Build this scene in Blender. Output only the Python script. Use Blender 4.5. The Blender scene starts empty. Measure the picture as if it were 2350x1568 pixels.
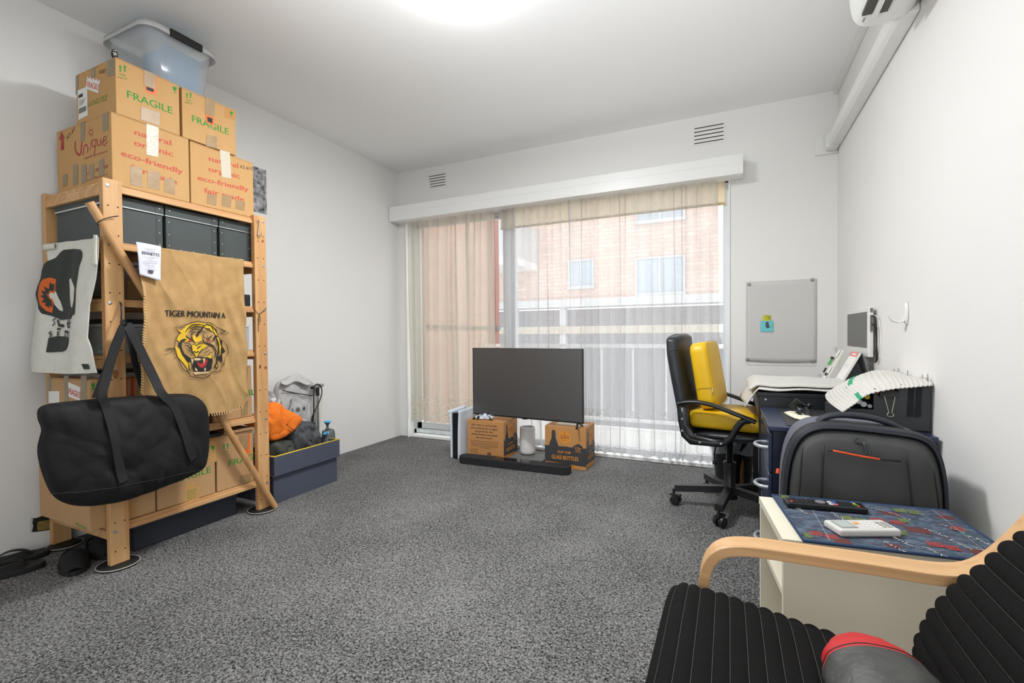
import bpy, bmesh, math, random
from mathutils import Vector, Matrix, noise
from mathutils.geometry import tessellate_polygon
R = math.radians
random.seed(7)
sc = bpy.context.scene
COL = sc.collection

# ---------------------------------------------------------------- camera, world, lights, exposure
FPX, YAW, PIT, ROL, CH = 1071.87, .436, .0161, -.0084, 1.0023
fwd = Vector((-math.sin(YAW)*math.cos(PIT), math.cos(YAW)*math.cos(PIT), -math.sin(PIT)))
rgt = Vector((math.cos(YAW), math.sin(YAW), 0)); upv = rgt.cross(fwd)
cr, sr = math.cos(ROL), math.sin(ROL)
rgt, upv = rgt*cr+upv*sr, upv*cr-rgt*sr
CAM = Vector((0, 0, CH))
cd = bpy.data.cameras.new('camera'); cam = bpy.data.objects.new('camera', cd); COL.objects.link(cam)
cd.sensor_fit = 'HORIZONTAL'; cd.sensor_width = 36; cd.lens = 36*FPX/2350; cd.clip_start = .02; cd.clip_end = 200
mw = Matrix((rgt, upv, -fwd)).transposed().to_4x4(); mw.translation = CAM; cam.matrix_world = mw
sc.camera = cam

def at(x, y, X=None, Y=None, Z=None, pn=None):
    """a measured point of the photograph, as the place where its line of sight meets a known surface"""
    d = fwd + rgt*((x-1175)/FPX) + upv*((784-y)/FPX)
    if X is not None: t = (X-CAM.x)/d.x
    elif Y is not None: t = (Y-CAM.y)/d.y
    elif Z is not None: t = (Z-CAM.z)/d.z
    else: t = (Vector(pn[0])-CAM).dot(Vector(pn[1]))/d.dot(Vector(pn[1]))
    return CAM + d*t

w = bpy.data.worlds.new('sky'); sc.world = w; w.use_nodes = True
bg = w.node_tree.nodes['Background']; bg.inputs[0].default_value = (.93, .97, 1, 1); bg.inputs[1].default_value = 1.9
sc.view_settings.view_transform = 'Standard'; sc.view_settings.look = 'None'
sc.view_settings.exposure = 0.88; sc.view_settings.gamma = 1; sc.view_settings.use_curve_mapping = False
def area(name, loc, rot, sx, sy, power, col=(1, 1, 1), portal=False, shape='RECTANGLE'):
    l = bpy.data.lights.new(name, 'AREA'); l.shape = shape; l.size = sx; l.size_y = sy; l.energy = power; l.color = col
    o = bpy.data.objects.new(name, l); COL.objects.link(o); o.location = loc; o.rotation_euler = rot
    if portal: l.cycles.is_portal = True
    return o
area('window_daylight_portal', (-1.43, 3.97, 1.06), (R(-90), 0, 0), 2.9, 2.15, 1, portal=True)
area('rear_fill_opening_portal', (-.2, -1.72, 1.05), (R(90), 0, 0), 1.4, 2.1, 1, portal=True)  # sky sampling for the opening added behind the camera as fill
fl = bpy.data.lights.new('added_ceiling_fill', 'SPOT'); fl.energy = 185; fl.spot_size = R(90); fl.spot_blend = 1; fl.shadow_soft_size = .06; fl.color = (.96, .98, 1)  # added unseen spot behind the camera, aimed up to brighten the ceiling
fo = bpy.data.objects.new('added_ceiling_fill', fl); COL.objects.link(fo); fo.location = (-.75, -.15, 1.15); fo.rotation_euler = (Vector((-.6, .85, 2.6))-Vector((-.75, -.15, 1.15))).to_track_quat('-Z', 'Y').to_euler()
LAMP_STRENGTH = 11.0

# ---------------------------------------------------------------- materials
def lin(c):
    if isinstance(c, str):
        c = [int(c[i:i+2], 16)/255 for i in (0, 2, 4)]
        return tuple(x/12.92 if x <= .04045 else ((x+.055)/1.055)**2.4 for x in c)
    return tuple(c)
MATS = {}
def mat(name, col, rough=.6, metal=0, spec=.5, var=0, vscale=8, bump=0, bscale=60, col2=None, kind=None, alpha=1, emit=0, stretch=(1, 1, 1), coat=0, trans=0, sheen=0, sub=None):
    if name in MATS: return MATS[name]
    m = bpy.data.materials.new(name); m.use_nodes = True; nt = m.node_tree; N = nt.nodes; L = nt.links
    b = N['Principled BSDF']; col = lin(col); b.inputs['Base Color'].default_value = (*col, 1)
    b.inputs['Roughness'].default_value = rough; b.inputs['Metallic'].default_value = metal
    b.inputs['Specular IOR Level'].default_value = spec
    b.inputs['Alpha'].default_value = alpha
    if coat: b.inputs['Coat Weight'].default_value = coat; b.inputs['Coat Roughness'].default_value = .1
    if sheen: b.inputs['Sheen Weight'].default_value = sheen
    if emit: b.inputs['Emission Color'].default_value = (*col, 1); b.inputs['Emission Strength'].default_value = emit
    if trans: b.inputs['Transmission Weight'].default_value = trans
    tc = N.new('ShaderNodeTexCoord'); mp = N.new('ShaderNodeMapping'); mp.inputs['Scale'].default_value = stretch
    L.new(tc.outputs['Object'], mp.inputs[0])
    c2 = lin(col2) if col2 else tuple(x*.6 for x in col)
    if kind == 'wood':
        n = N.new('ShaderNodeTexNoise'); n.inputs['Scale'].default_value = vscale; n.inputs['Detail'].default_value = 4; n.inputs['Distortion'].default_value = .6
        L.new(mp.outputs[0], n.inputs[0])
        ma = N.new('ShaderNodeMath'); ma.operation = 'MULTIPLY'; ma.inputs[1].default_value = 22; L.new(n.outputs[0], ma.inputs[0])
        si = N.new('ShaderNodeMath'); si.operation = 'SINE'; L.new(ma.outputs[0], si.inputs[0])
        r = N.new('ShaderNodeMapRange'); r.inputs[1].default_value = -1; r.inputs[2].default_value = 1; r.inputs[3].default_value = 0; r.inputs[4].default_value = var
        L.new(si.outputs[0], r.inputs[0]); fac = r.outputs[0]
    elif kind == 'speckle':
        vo = N.new('ShaderNodeTexVoronoi'); vo.inputs['Scale'].default_value = vscale; L.new(mp.outputs[0], vo.inputs[0])
        sx_ = N.new('ShaderNodeSeparateColor'); L.new(vo.outputs['Color'], sx_.inputs[0])
        n = N.new('ShaderNodeTexNoise'); n.inputs['Scale'].default_value = vscale*.35; n.inputs['Detail'].default_value = 1; L.new(mp.outputs[0], n.inputs[0])
        n2 = N.new('ShaderNodeTexNoise'); n2.inputs['Scale'].default_value = 2.2; n2.inputs['Detail'].default_value = 3; L.new(mp.outputs[0], n2.inputs[0])
        ad = N.new('ShaderNodeMath'); ad.operation = 'MULTIPLY_ADD'; L.new(n2.outputs[0], ad.inputs[0]); ad.inputs[1].default_value = .32
        a2 = N.new('ShaderNodeMath'); a2.operation = 'MULTIPLY_ADD'; L.new(sx_.outputs[0], a2.inputs[0]); a2.inputs[1].default_value = .45; L.new(n.outputs[0], a2.inputs[2]); L.new(a2.outputs[0], ad.inputs[2])
        r = N.new('ShaderNodeMapRange'); r.inputs[1].default_value = .6; r.inputs[2].default_value = 1.25; L.new(ad.outputs[0], r.inputs[0]); fac = r.outputs[0]
    elif kind == 'brick':
        br = N.new('ShaderNodeTexBrick'); br.inputs['Scale'].default_value = 1; br.inputs['Brick Width'].default_value = .24; br.inputs['Row Height'].default_value = .086
        br.inputs['Mortar Size'].default_value = .008; br.inputs['Color1'].default_value = (*col, 1); br.inputs['Color2'].default_value = tuple(x*.85 for x in col)+(1,); br.inputs['Mortar'].default_value = (*c2, 1)
        L.new(mp.outputs[0], br.inputs[0]); L.new(br.outputs[0], b.inputs['Base Color']); fac = None
    elif var:
        n = N.new('ShaderNodeTexNoise'); n.inputs['Scale'].default_value = vscale; n.inputs['Detail'].default_value = 5; L.new(mp.outputs[0], n.inputs[0])
        r = N.new('ShaderNodeMapRange'); r.inputs[1].default_value = .3; r.inputs[2].default_value = .7; r.inputs[3].default_value = 0; r.inputs[4].default_value = var
        L.new(n.outputs[0], r.inputs[0]); fac = r.outputs[0]
    else: fac = None
    if fac is not None:
        mx = N.new('ShaderNodeMix'); mx.data_type = 'RGBA'; mx.inputs['A'].default_value = (*col, 1); mx.inputs['B'].default_value = (*c2, 1)
        L.new(fac, mx.inputs['Factor']); L.new(mx.outputs['Result'], b.inputs['Base Color'])
    if bump:
        n = N.new('ShaderNodeTexNoise'); n.inputs['Scale'].default_value = bscale; n.inputs['Detail'].default_value = 3; L.new(mp.outputs[0], n.inputs[0])
        bp = N.new('ShaderNodeBump'); bp.inputs['Strength'].default_value = bump; bp.inputs['Distance'].default_value = .01; L.new(n.outputs[0], bp.inputs['Height']); L.new(bp.outputs[0], b.inputs['Normal'])
    MATS[name] = m; return m

def sheer(name, col, opac, lace=None, z0=0, grad=None):
    """sheer fabric: part see-through, part translucent; lace = list of (z low, z high, extra opacity) woven bands"""
    m = bpy.data.materials.new(name); m.use_nodes = True; nt = m.node_tree; N = nt.nodes; L = nt.links
    N.remove(N['Principled BSDF']); out = N['Material Output']
    tr = N.new('ShaderNodeBsdfTransparent'); df = N.new('ShaderNodeBsdfDiffuse'); tl = N.new('ShaderNodeBsdfTranslucent')
    c = (*lin(col), 1); df.inputs[0].default_value = c; tl.inputs[0].default_value = c
    a = N.new('ShaderNodeMixShader'); a.inputs[0].default_value = .55; L.new(df.outputs[0], a.inputs[1]); L.new(tl.outputs[0], a.inputs[2])
    mx = N.new('ShaderNodeMixShader'); L.new(tr.outputs[0], mx.inputs[1]); L.new(a.outputs[0], mx.inputs[2]); L.new(mx.outputs[0], out.inputs[0])
    tc = N.new('ShaderNodeTexCoord'); sp = N.new('ShaderNodeSeparateXYZ'); L.new(tc.outputs['Object'], sp.inputs[0])
    n = N.new('ShaderNodeTexNoise'); n.inputs['Scale'].default_value = 3; mp = N.new('ShaderNodeMapping'); mp.inputs['Scale'].default_value = (9, 1, .3); L.new(tc.outputs['Object'], mp.inputs[0]); L.new(mp.outputs[0], n.inputs[0])
    r = N.new('ShaderNodeMapRange'); r.inputs[1].default_value = .3; r.inputs[2].default_value = .7; r.inputs[3].default_value = opac-.1; r.inputs[4].default_value = opac+.12; L.new(n.outputs[0], r.inputs[0])
    fac = r.outputs[0]
    if lace:
        vo = N.new('ShaderNodeTexVoronoi'); vo.inputs['Scale'].default_value = 34; vo.feature = 'DISTANCE_TO_EDGE'; mp2 = N.new('ShaderNodeMapping'); mp2.inputs['Scale'].default_value = (1, 0, 1); L.new(tc.outputs['Object'], mp2.inputs[0]); L.new(mp2.outputs[0], vo.inputs[0])
        th = N.new('ShaderNodeMath'); th.operation = 'LESS_THAN'; th.inputs[1].default_value = .13; L.new(vo.outputs['Distance'], th.inputs[0])
        for (a0, a1, ex) in lace:
            g = N.new('ShaderNodeMath'); g.operation = 'GREATER_THAN'; g.inputs[1].default_value = a0-z0; L.new(sp.outputs[2], g.inputs[0])
            l2 = N.new('ShaderNodeMath'); l2.operation = 'LESS_THAN'; l2.inputs[1].default_value = a1-z0; L.new(sp.outputs[2], l2.inputs[0])
            m1 = N.new('ShaderNodeMath'); m1.operation = 'MULTIPLY'; L.new(g.outputs[0], m1.inputs[0]); L.new(l2.outputs[0], m1.inputs[1])
            m2 = N.new('ShaderNodeMath'); m2.operation = 'MULTIPLY'; L.new(m1.outputs[0], m2.inputs[0]); L.new(th.outputs[0], m2.inputs[1])
            m3 = N.new('ShaderNodeMath'); m3.operation = 'MULTIPLY_ADD'; m3.use_clamp = True; m3.inputs[1].default_value = ex; L.new(m2.outputs[0], m3.inputs[0]); L.new(fac, m3.inputs[2]); fac = m3.outputs[0]
    L.new(fac, mx.inputs[0])
    return m

def glass(name, tint=(1, 1, 1), refl=.06, rough=0.0):
    m = bpy.data.materials.new(name); m.use_nodes = True; nt = m.node_tree; N = nt.nodes; L = nt.links
    N.remove(N['Principled BSDF']); out = N['Material Output']
    tr = N.new('ShaderNodeBsdfTransparent'); tr.inputs[0].default_value = (*tint, 1); gl = N.new('ShaderNodeBsdfGlossy'); gl.inputs['Roughness'].default_value = rough
    mx = N.new('ShaderNodeMixShader'); mx.inputs[0].default_value = refl; L.new(tr.outputs[0], mx.inputs[1]); L.new(gl.outputs[0], mx.inputs[2]); L.new(mx.outputs[0], out.inputs[0])
    return m
def plastic_clear(name, col, opac, rough=.25):
    if name in MATS: return MATS[name]
    m = bpy.data.materials.new(name); m.use_nodes = True; nt = m.node_tree; N = nt.nodes; L = nt.links
    b = N['Principled BSDF']; b.inputs['Base Color'].default_value = (*lin(col), 1); b.inputs['Roughness'].default_value = rough
    MATS[name] = m
    tr = N.new('ShaderNodeBsdfTransparent'); mx = N.new('ShaderNodeMixShader'); mx.inputs[0].default_value = opac
    L.new(tr.outputs[0], mx.inputs[1]); L.new(b.outputs[0], mx.inputs[2]); L.new(mx.outputs[0], N['Material Output'].inputs[0])
    return m

# ---------------------------------------------------------------- mesh builder
WM = {}          # world matrices of things and parts, for authoring parts in world coordinates
class MB:
    def __init__(s): s.v = []; s.f = []; s.mi = []; s.m = 0
    def add(s, vs, fs):
        n = len(s.v); s.v += [Vector(v) for v in vs]
        for f in fs: s.f.append([i+n for i in f]); s.mi.append(s.m)
        return s
    def box(s, x0, x1, y0, y1, z0, z1, M=None):
        vs = [Vector((x, y, z)) for z in (z0, z1) for y in (y0, y1) for x in (x0, x1)]
        if M: vs = [M @ v for v in vs]
        return s.add(vs, [(0, 2, 3, 1), (4, 5, 7, 6), (0, 1, 5, 4), (2, 6, 7, 3), (0, 4, 6, 2), (1, 3, 7, 5)])
    def tube(s, pts, r, n=8, closed=False, flat=None):
        pts = [Vector(p) for p in pts]; N = len(pts); rs = r if isinstance(r, (list, tuple)) else [r]*N
        base = len(s.v); prev = None
        for i, p in enumerate(pts):
            a = pts[(i-1) % N] if (closed or i > 0) else p; b = pts[(i+1) % N] if (closed or i < N-1) else p
            t = (b-a).normalized()
            if prev is None:
                u = Vector((0, 0, 1)) if abs(t.z) < .9 else Vector((1, 0, 0))
                if flat: u = Vector(flat[2])
            else: u = prev
            u = (u-t*u.dot(t)).normalized(); prev = u; vv = t.cross(u)
            for k in range(n):
                th = 2*math.pi*(k+.5)/n
                if flat: c, q = math.cos(th), math.sin(th); m_ = max(abs(c), abs(q)) if n == 4 else 1; s.v.append(p+u*(c/m_*flat[1])+vv*(q/m_*flat[0]))
                else: s.v.append(p+(u*math.cos(th)+vv*math.sin(th))*rs[i])
        for i in range(N if closed else N-1):
            j = (i+1) % N
            for k in range(n):
                s.f.append([base+i*n+k, base+i*n+(k+1) % n, base+j*n+(k+1) % n, base+j*n+k]); s.mi.append(s.m)
        if not closed:
            s.f.append([base+k for k in range(n)][::-1]); s.mi.append(s.m); s.f.append([base+(N-1)*n+k for k in range(n)]); s.mi.append(s.m)
        return s
    def lathe(s, prof, n=24, M=None, cap=True):
        base = len(s.v)
        for (r, z) in prof:
            for k in range(n):
                th = 2*math.pi*k/n; v = Vector((r*math.cos(th), r*math.sin(th), z)); s.v.append(M @ v if M else v)
        for i in range(len(prof)-1):
            for k in range(n): s.f.append([base+i*n+k, base+i*n+(k+1) % n, base+(i+1)*n+(k+1) % n, base+(i+1)*n+k]); s.mi.append(s.m)
        if cap:
            s.f.append([base+k for k in range(n)][::-1]); s.mi.append(s.m); e = base+(len(prof)-1)*n; s.f.append([e+k for k in range(n)]); s.mi.append(s.m)
        return s
    def cyl(s, p0, p1, r0, r1=None, n=16):
        p0, p1 = Vector(p0), Vector(p1); d = p1-p0; q = d.to_track_quat('Z', 'Y').to_matrix().to_4x4(); q.translation = p0
        return s.lathe([(r0, 0), (r0 if r1 is None else r1, d.length)], n, q)
    def prism(s, pts, vec):
        pts = [Vector(p) for p in pts]; vec = Vector(vec); n = len(pts)
        tris = tessellate_polygon([pts])
        vs = pts+[p+vec for p in pts]; fs = [tuple(t) for t in tris]+[tuple(i+n for i in t[::-1]) for t in tris]
        for i in range(n): j = (i+1) % n; fs.append((i, j, j+n, i+n))
        return s.add(vs, fs)
    def grid(s, fn, nu, nv, closeu=False):
        base = len(s.v)
        for j in range(nv+1):
            for i in range(nu if closeu else nu+1): s.v.append(Vector(fn(i/nu, j/nv)))
        W = nu if closeu else nu+1
        for j in range(nv):
            for i in range(nu):
                i2 = (i+1) % nu if closeu else i+1
                s.f.append([base+j*W+i, base+j*W+i2, base+(j+1)*W+i2, base+(j+1)*W+i]); s.mi.append(s.m)
        return s
    def pillow(s, outl, axis, front, back=0, rings=7, power=.5, wob=0, wsc=6, ctr=None, seed=0, crease=0, csc=8):
        """closed soft body: outline (3-D points on a plane) puffed out along axis by front and behind by back"""
        outl = [Vector(p) for p in outl]; ax = Vector(axis).normalized(); n = len(outl)
        c = Vector(ctr) if ctr else sum(outl, Vector())/n
        def shell(h, sign):
            base = len(s.v)
            for k in range(rings):
                q = 1-k/rings; hh = h*(1-q*q)**power
                for p in outl:
                    v = c+(p-c)*q; d = noise.noise(v*wsc+Vector((seed, 0, 0)))*wob*(1-q*q)**.4
                    if crease: d += crum(v, crease, csc, seed)*(1-q*q)**.25
                    s.v.append(v+ax*(hh+d)*sign)
            s.v.append(c+ax*(h+noise.noise(c*wsc+Vector((seed, 0, 0)))*wob)*sign); top = len(s.v)-1
            for k in range(rings-1):
                for i in range(n):
                    j = (i+1) % n; q = [base+k*n+i, base+k*n+j, base+(k+1)*n+j, base+(k+1)*n+i]
                    s.f.append(q if sign > 0 else q[::-1]); s.mi.append(s.m)
            for i in range(n):
                j = (i+1) % n; q = [base+(rings-1)*n+i, base+(rings-1)*n+j, top]; s.f.append(q if sign > 0 else q[::-1]); s.mi.append(s.m)
            return base
        shell(front, 1); shell(back, -1)
        return s
    def build(s, name, m, parent=None, local=False, smooth=False, bevel=0, seg=2, solid=0, sub=0, weld=True, matl=None, kind=None):
        me = bpy.data.meshes.new(name)
        vs = s.v
        if parent is not None and not local:
            inv = WM[parent.name].inverted(); vs = [inv @ v for v in vs]
        loc = None
        if parent is None:
            lo = Vector([min(v[i] for v in vs) for i in range(3)]); hi = Vector([max(v[i] for v in vs) for i in range(3)])
            loc = Vector(((lo.x+hi.x)/2, (lo.y+hi.y)/2, lo.z)); vs = [v-loc for v in vs]
        me.from_pydata([tuple(v) for v in vs], [], s.f)
        ms = m if isinstance(m, (list, tuple)) else [m]
        for q in ms: me.materials.append(q)
        me.polygons.foreach_set('material_index', s.mi)
        bm = bmesh.new(); bm.from_mesh(me)
        if weld: bmesh.ops.remove_doubles(bm, verts=bm.verts, dist=1e-5)
        bmesh.ops.recalc_face_normals(bm, faces=bm.faces); bm.to_mesh(me); bm.free()
        if smooth: me.polygons.foreach_set('use_smooth', [True]*len(me.polygons))
        o = bpy.data.objects.new(name, me); COL.objects.link(o)
        if parent is not None: o.parent = parent; WM[o.name] = WM[parent.name]
        else: o.location = loc; WM[o.name] = Matrix.Translation(loc)
        if bevel:
            b = o.modifiers.new('bevel', 'BEVEL'); b.width = bevel; b.segments = seg; b.limit_method = 'ANGLE'; b.angle_limit = R(40)
            if smooth is not False or seg > 2: me.polygons.foreach_set('use_smooth', [True]*len(me.polygons)); wn = o.modifiers.new('wn', 'WEIGHTED_NORMAL')
        if solid: q = o.modifiers.new('solid', 'SOLIDIFY'); q.thickness = solid; q.offset = -1
        if sub: q = o.modifiers.new('sub', 'SUBSURF'); q.levels = sub; q.render_levels = sub
        if matl: o['label'] = matl
        if kind: o['kind'] = kind
        return o
def thing(name, label, cat, loc=(0, 0, 0), rz=0, group=None):
    o = bpy.data.objects.new(name, None); COL.objects.link(o); o.location = loc; o.rotation_euler = (0, 0, rz); o.empty_display_size = .05
    o['label'] = label; o['category'] = cat
    if group: o['group'] = group
    WM[o.name] = Matrix.Translation(loc) @ Matrix.Rotation(rz, 4, 'Z'); return o
def tag(o, label, cat, group=None):
    o['label'] = label; o['category'] = cat
    if group: o['group'] = group
    return o
def struct(o, label=None):
    o['kind'] = 'structure'
    if label: o['label'] = label
    return o
def dup(root, loc, rz, label=None, group=None):
    r = root.copy(); COL.objects.link(r); r.location = loc; r.rotation_euler = (0, 0, rz)
    if label: r['label'] = label
    if group: r['group'] = group
    for ch in list(root.children):
        c = ch.copy(); COL.objects.link(c); c.parent = r
        for g in list(ch.children): d = g.copy(); COL.objects.link(d); d.parent = c
    WM[r.name] = Matrix.Translation(loc) @ Matrix.Rotation(rz, 4, 'Z')
    return r
def crum(v, amp, sc_, seed=0):
    u = Vector((v.x*sc_, v.y*sc_*1.15+v.z*sc_*.45, v.z*sc_*.62-v.y*sc_*.3))+Vector((0, seed*3.1, 5)); a = noise.voronoi(u)[0]; b = noise.voronoi(u*2.1+Vector((3, 1, 2)))[0]
    return amp*((a[1]-a[0])*1.1-.45+.35*(b[1]-b[0]))
def chaikin(pts, k=2, closed=True):
    pts = [Vector(p) for p in pts]
    for _ in range(k):
        o = []; n = len(pts)
        for i in range(n if closed else n-1):
            a, b = pts[i], pts[(i+1) % n]; o += [a*.75+b*.25, a*.25+b*.75]
        pts = o if closed else [pts[0]]+o+[pts[-1]]
    return pts

# ---------------------------------------------------------------- printed marks: flat shapes laid on a real surface
_txt = {}
def glyphs(body, bold=0, shear=0):
    k = (body, bold, shear)
    if k in _txt: return _txt[k]
    cu = bpy.data.curves.new('t', 'FONT'); cu.body = body; cu.size = 1; cu.offset = 0; cu.shear = shear; cu.resolution_u = 3
    o = bpy.data.objects.new('t', cu); COL.objects.link(o)
    dg = bpy.context.evaluated_depsgraph_get(); me = bpy.data.meshes.new_from_object(o.evaluated_get(dg))
    vs = [Vector((v.co.x, v.co.y)) for v in me.vertices]; fs = [tuple(p.vertices) for p in me.polygons]
    bpy.data.objects.remove(o); bpy.data.meshes.remove(me); bpy.data.curves.remove(cu)
    _txt[k] = (vs, fs); return _txt[k]
class Ink:
    """shapes given by points of a plane (p0, normal); pts may be photo pixels, measured onto that plane"""
    def __init__(s, p0, n, off=.0012, warp=None, maxe=.02, up=(0, 0, 1)):
        s.p0 = Vector(p0); s.n = Vector(n).normalized(); s.off = off; s.warp = warp; s.mb = MB(); s.pieces = []; s.maxe = maxe; s.k = 0; s.up = Vector(up)
    def P(s, q): return at(q[0], q[1], pn=(s.p0, s.n)) if len(q) == 2 else Vector(q)
    def put(s, vs, fs):
        s.k += 1; off = (s.off+.0004+.0002*min(s.k, 10) if s.warp else s.off*.42)+.00003*min(s.k, 90)
        if s.warp:
            bm = bmesh.new(); bv = [bm.verts.new(v) for v in vs]
            for f in fs:
                try: bm.faces.new([bv[i] for i in f])
                except ValueError: pass
            for _ in range(6):
                es = [e for e in bm.edges if e.calc_length() > s.maxe]
                if not es: break
                bmesh.ops.subdivide_edges(bm, edges=es, cuts=1); bmesh.ops.triangulate(bm, faces=[f for f in bm.faces if len(f.verts) > 3])
            bm.verts.index_update(); vs = [s.warp(v.co.copy()) for v in bm.verts]; fs = [tuple(v.index for v in f.verts) for f in bm.faces]; bm.free()
        s.pieces.append(([v+s.n*off for v in vs], fs, s.mb.m))
    def poly(s, pts, mi=0):
        s.mb.m = mi; v = [s.P(q) for q in pts]; s.put(v, [tuple(t) for t in tessellate_polygon([v])])
    def stroke(s, pts, wd, mi=0, taper=True):
        s.mb.m = mi; v = [s.P(q) for q in pts]; n = len(v); L_, R_ = [], []
        for i in range(n):
            t = (v[min(i+1, n-1)]-v[max(i-1, 0)]).normalized(); sd = s.n.cross(t)
            w_ = wd*(.5 if not taper else .5*(.35+.65*math.sin(math.pi*(i+.3)/(n-.4)) if n > 2 else .5)); L_.append(v[i]+sd*w_); R_.append(v[i]-sd*w_)
        s.put(L_+R_, [(i, i+1, n+i+1, n+i) for i in range(n-1)])
    def text(s, body, a, b, h, mi=0, bold=0, shear=0, vdir=None):
        """text from baseline point a to b, capitals h metres high"""
        s.mb.m = mi; A, B = s.P(a), s.P(b); vs, fs = glyphs(body, 0, shear)
        if not vs: return
        x0 = min(v.x for v in vs); x1 = max(v.x for v in vs); u = (B-A)/(x1-x0); vv = s.n.cross(u).normalized() if vdir is None else Vector(vdir)
        for dx in ((0,) if not bold else (-bold*.8, 0, bold*.8)): s.put([A+u*(v.x-x0+dx)+vv*(v.y*h/.72) for v in vs], fs)
    def build(s, name, mats, parent, **k):
        if name in ('brown_tape', 'dull_tape', 'orange_label', 'sticker', 'white_tape', 'glue_mark', 'red_strip'):
            for vs, fs, mi in s.pieces: o = MB().add(vs, fs).build(name, mats, parent, weld=False, **k)
            return o
        for vs, fs, mi in s.pieces: s.mb.m = mi; s.mb.add(vs, fs)
        return s.mb.build(name, mats, parent, weld=False, **k)

# ================================================================ the room
XL, XR, YB, YF, H = -2.977, .652, 3.744, -1.7, 2.6
m_wall = mat('white_paint', 'ecebe8', rough=.75, bump=.06, bscale=35, var=.25, vscale=1.2, col2='e4e2de')
m_ceil = mat('ceiling_paint', 'f6f6f5', rough=.85, bump=.05, bscale=30)
m_trim = mat('white_gloss_paint', 'eeeeec', rough=.35)
m_carpet = mat('grey_carpet', '232323', col2='9c9b9a', rough=.95, kind='speckle', vscale=330, bump=.4, bscale=330, spec=.1)
WX0, WX1, WZ1 = -2.861, .003, 2.14
struct(MB().box(XL-.1, XR+.1, YF, YB+.0, -.12, 0).build('floor', m_carpet))
struct(MB().box(XL-.1, XR+.1, YF-.1, YB+.12, H, H+.1).build('ceiling', m_ceil))
wl = MB().box(XL-.12, XL, YF, YB+.12, 0, H)
struct(wl.build('wall_left', m_wall))
struct(MB().box(XR, XR+.12, YF, YB+.12, 0, H).build('wall_right', m_wall))
wb = MB()
for b in ((XL, WX0, YB, YB+.12, -.1, H), (WX1, XR, YB, YB+.12, -.1, H), (WX0, WX1, YB, YB+.12, WZ1, H), (WX0, WX1, YB, YB+.12, -.1, 0)): wb.box(*b)
struct(wb.build('wall_back', m_wall))
wf = MB()
for b in ((XL-.12, -.9, YF-.12, YF, 0, H), (.5, XR+.12, YF-.12, YF, 0, H), (-.9, .5, YF-.12, YF, 2.1, H)): wf.box(*b)  # unseen gap left in this wall, sized to let fill light in
struct(wf.build('wall_front', m_wall))
# broken patch low on the left wall: cavity edge and old mortar block
mh = mat('dark_cavity', '17150f', rough=.9, var=.5, vscale=30, col2='3a3426'); mo = mat('old_mortar', 'a08a4c', rough=.9, var=.8, vscale=60, col2='6d5a2c', bump=.5, bscale=90)
t = thing('broken_wall_patch', 'chipped rectangular hole in the left wall with a yellowish block inside', 'hole', (XL, 1.06, .06))
k = Ink((XL+.001, 0, 0), (1, 0, 0), off=.0006)
k.poly([(70, 1190), (84, 1189), (108, 1180), (126, 1178), (126, 1214), (100, 1219), (70, 1222)]); k.build('cavity', mh, t)
MB().prism([at(x, y, X=XL+.004) for x, y in ((86, 1199), (90, 1197), (114, 1193), (117, 1197), (117, 1212), (100, 1217), (87, 1218), (85, 1214))], (.004, 0, 0)).build('mortar_block', mo, t)
k = Ink((XL+.001, 0, 0), (1, 0, 0), off=.003); k.poly([(70, 1190), (76, 1191), (74, 1200), (76, 1207), (73, 1221), (69, 1222)]); k.build('torn_paper', mat('torn_paint', 'cfcdc8', rough=.8), t)

# pelmet over the window
pm = MB().box(XL+.005, .085, 3.60, YB-.003, 2.095, 2.232).box(XL+.005, .085, 3.5985, 3.60, 2.172, 2.1735)
t = struct(pm.build('trim_1', m_trim, bevel=.003))
# window: reveal, frame, panes, sill
t = thing('window_1', '', '', (-1.43, 3.84, .02)); del t['label']; del t['category']; t['kind'] = 'structure'
m_frame = mat('white_aluminium', 'e4e9ec', rough=.35); m_glass = glass('window_glass', (.97, .985, .98), .05)
f = MB()
for x0, x1 in ((WX0, WX0+.035), (-1.815, -1.775), (-1.765, -1.735), (WX1-.045, WX1)): f.box(x0, x1, 3.80, 3.86, .03, WZ1)
f.box(WX0, WX1, 3.80, 3.86, WZ1-.04, WZ1); f.box(WX0, WX1, 3.80, 3.86, .03, .07)
f.build('window_frame', m_frame, t, bevel=.003)
f = MB()
for x0, x1 in ((WX0+.04, WX0+.09), (-1.86, -1.815)): f.box(x0, x1, 3.815, 3.845, .075, WZ1-.04)
f.box(WX0+.04, -1.815, 3.815, 3.845, .075, .135); f.box(WX0+.04, -1.815, 3.815, 3.845, WZ1-.09, WZ1-.04)
f.build('sliding_sash', m_frame, t, bevel=.002)
MB().box(WX0+.09, -1.86, 3.829, 3.832, .135, WZ1-.09).build('pane', m_glass, t)
MB().box(-1.735, WX1-.045, 3.836, 3.839, .07, WZ1-.04).build('pane', m_glass, t)
MB().box(WX0+.002, WX0+.006, 3.70, 3.80, .0, WZ1).box(WX0-.0, WX0+.01, YB-.012, YB+.06, 0, WZ1).build('window_jamb', m_trim, t)
MB().box(WX1-.01, WX1+.0, YB-.012, YB+.06, 0, WZ1).build('window_jamb', m_trim, t)
MB().box(WX0+.04, WX1-.002, 3.715, 3.80, .002, .030).build('window_sill', m_trim, t, bevel=.004)
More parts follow.
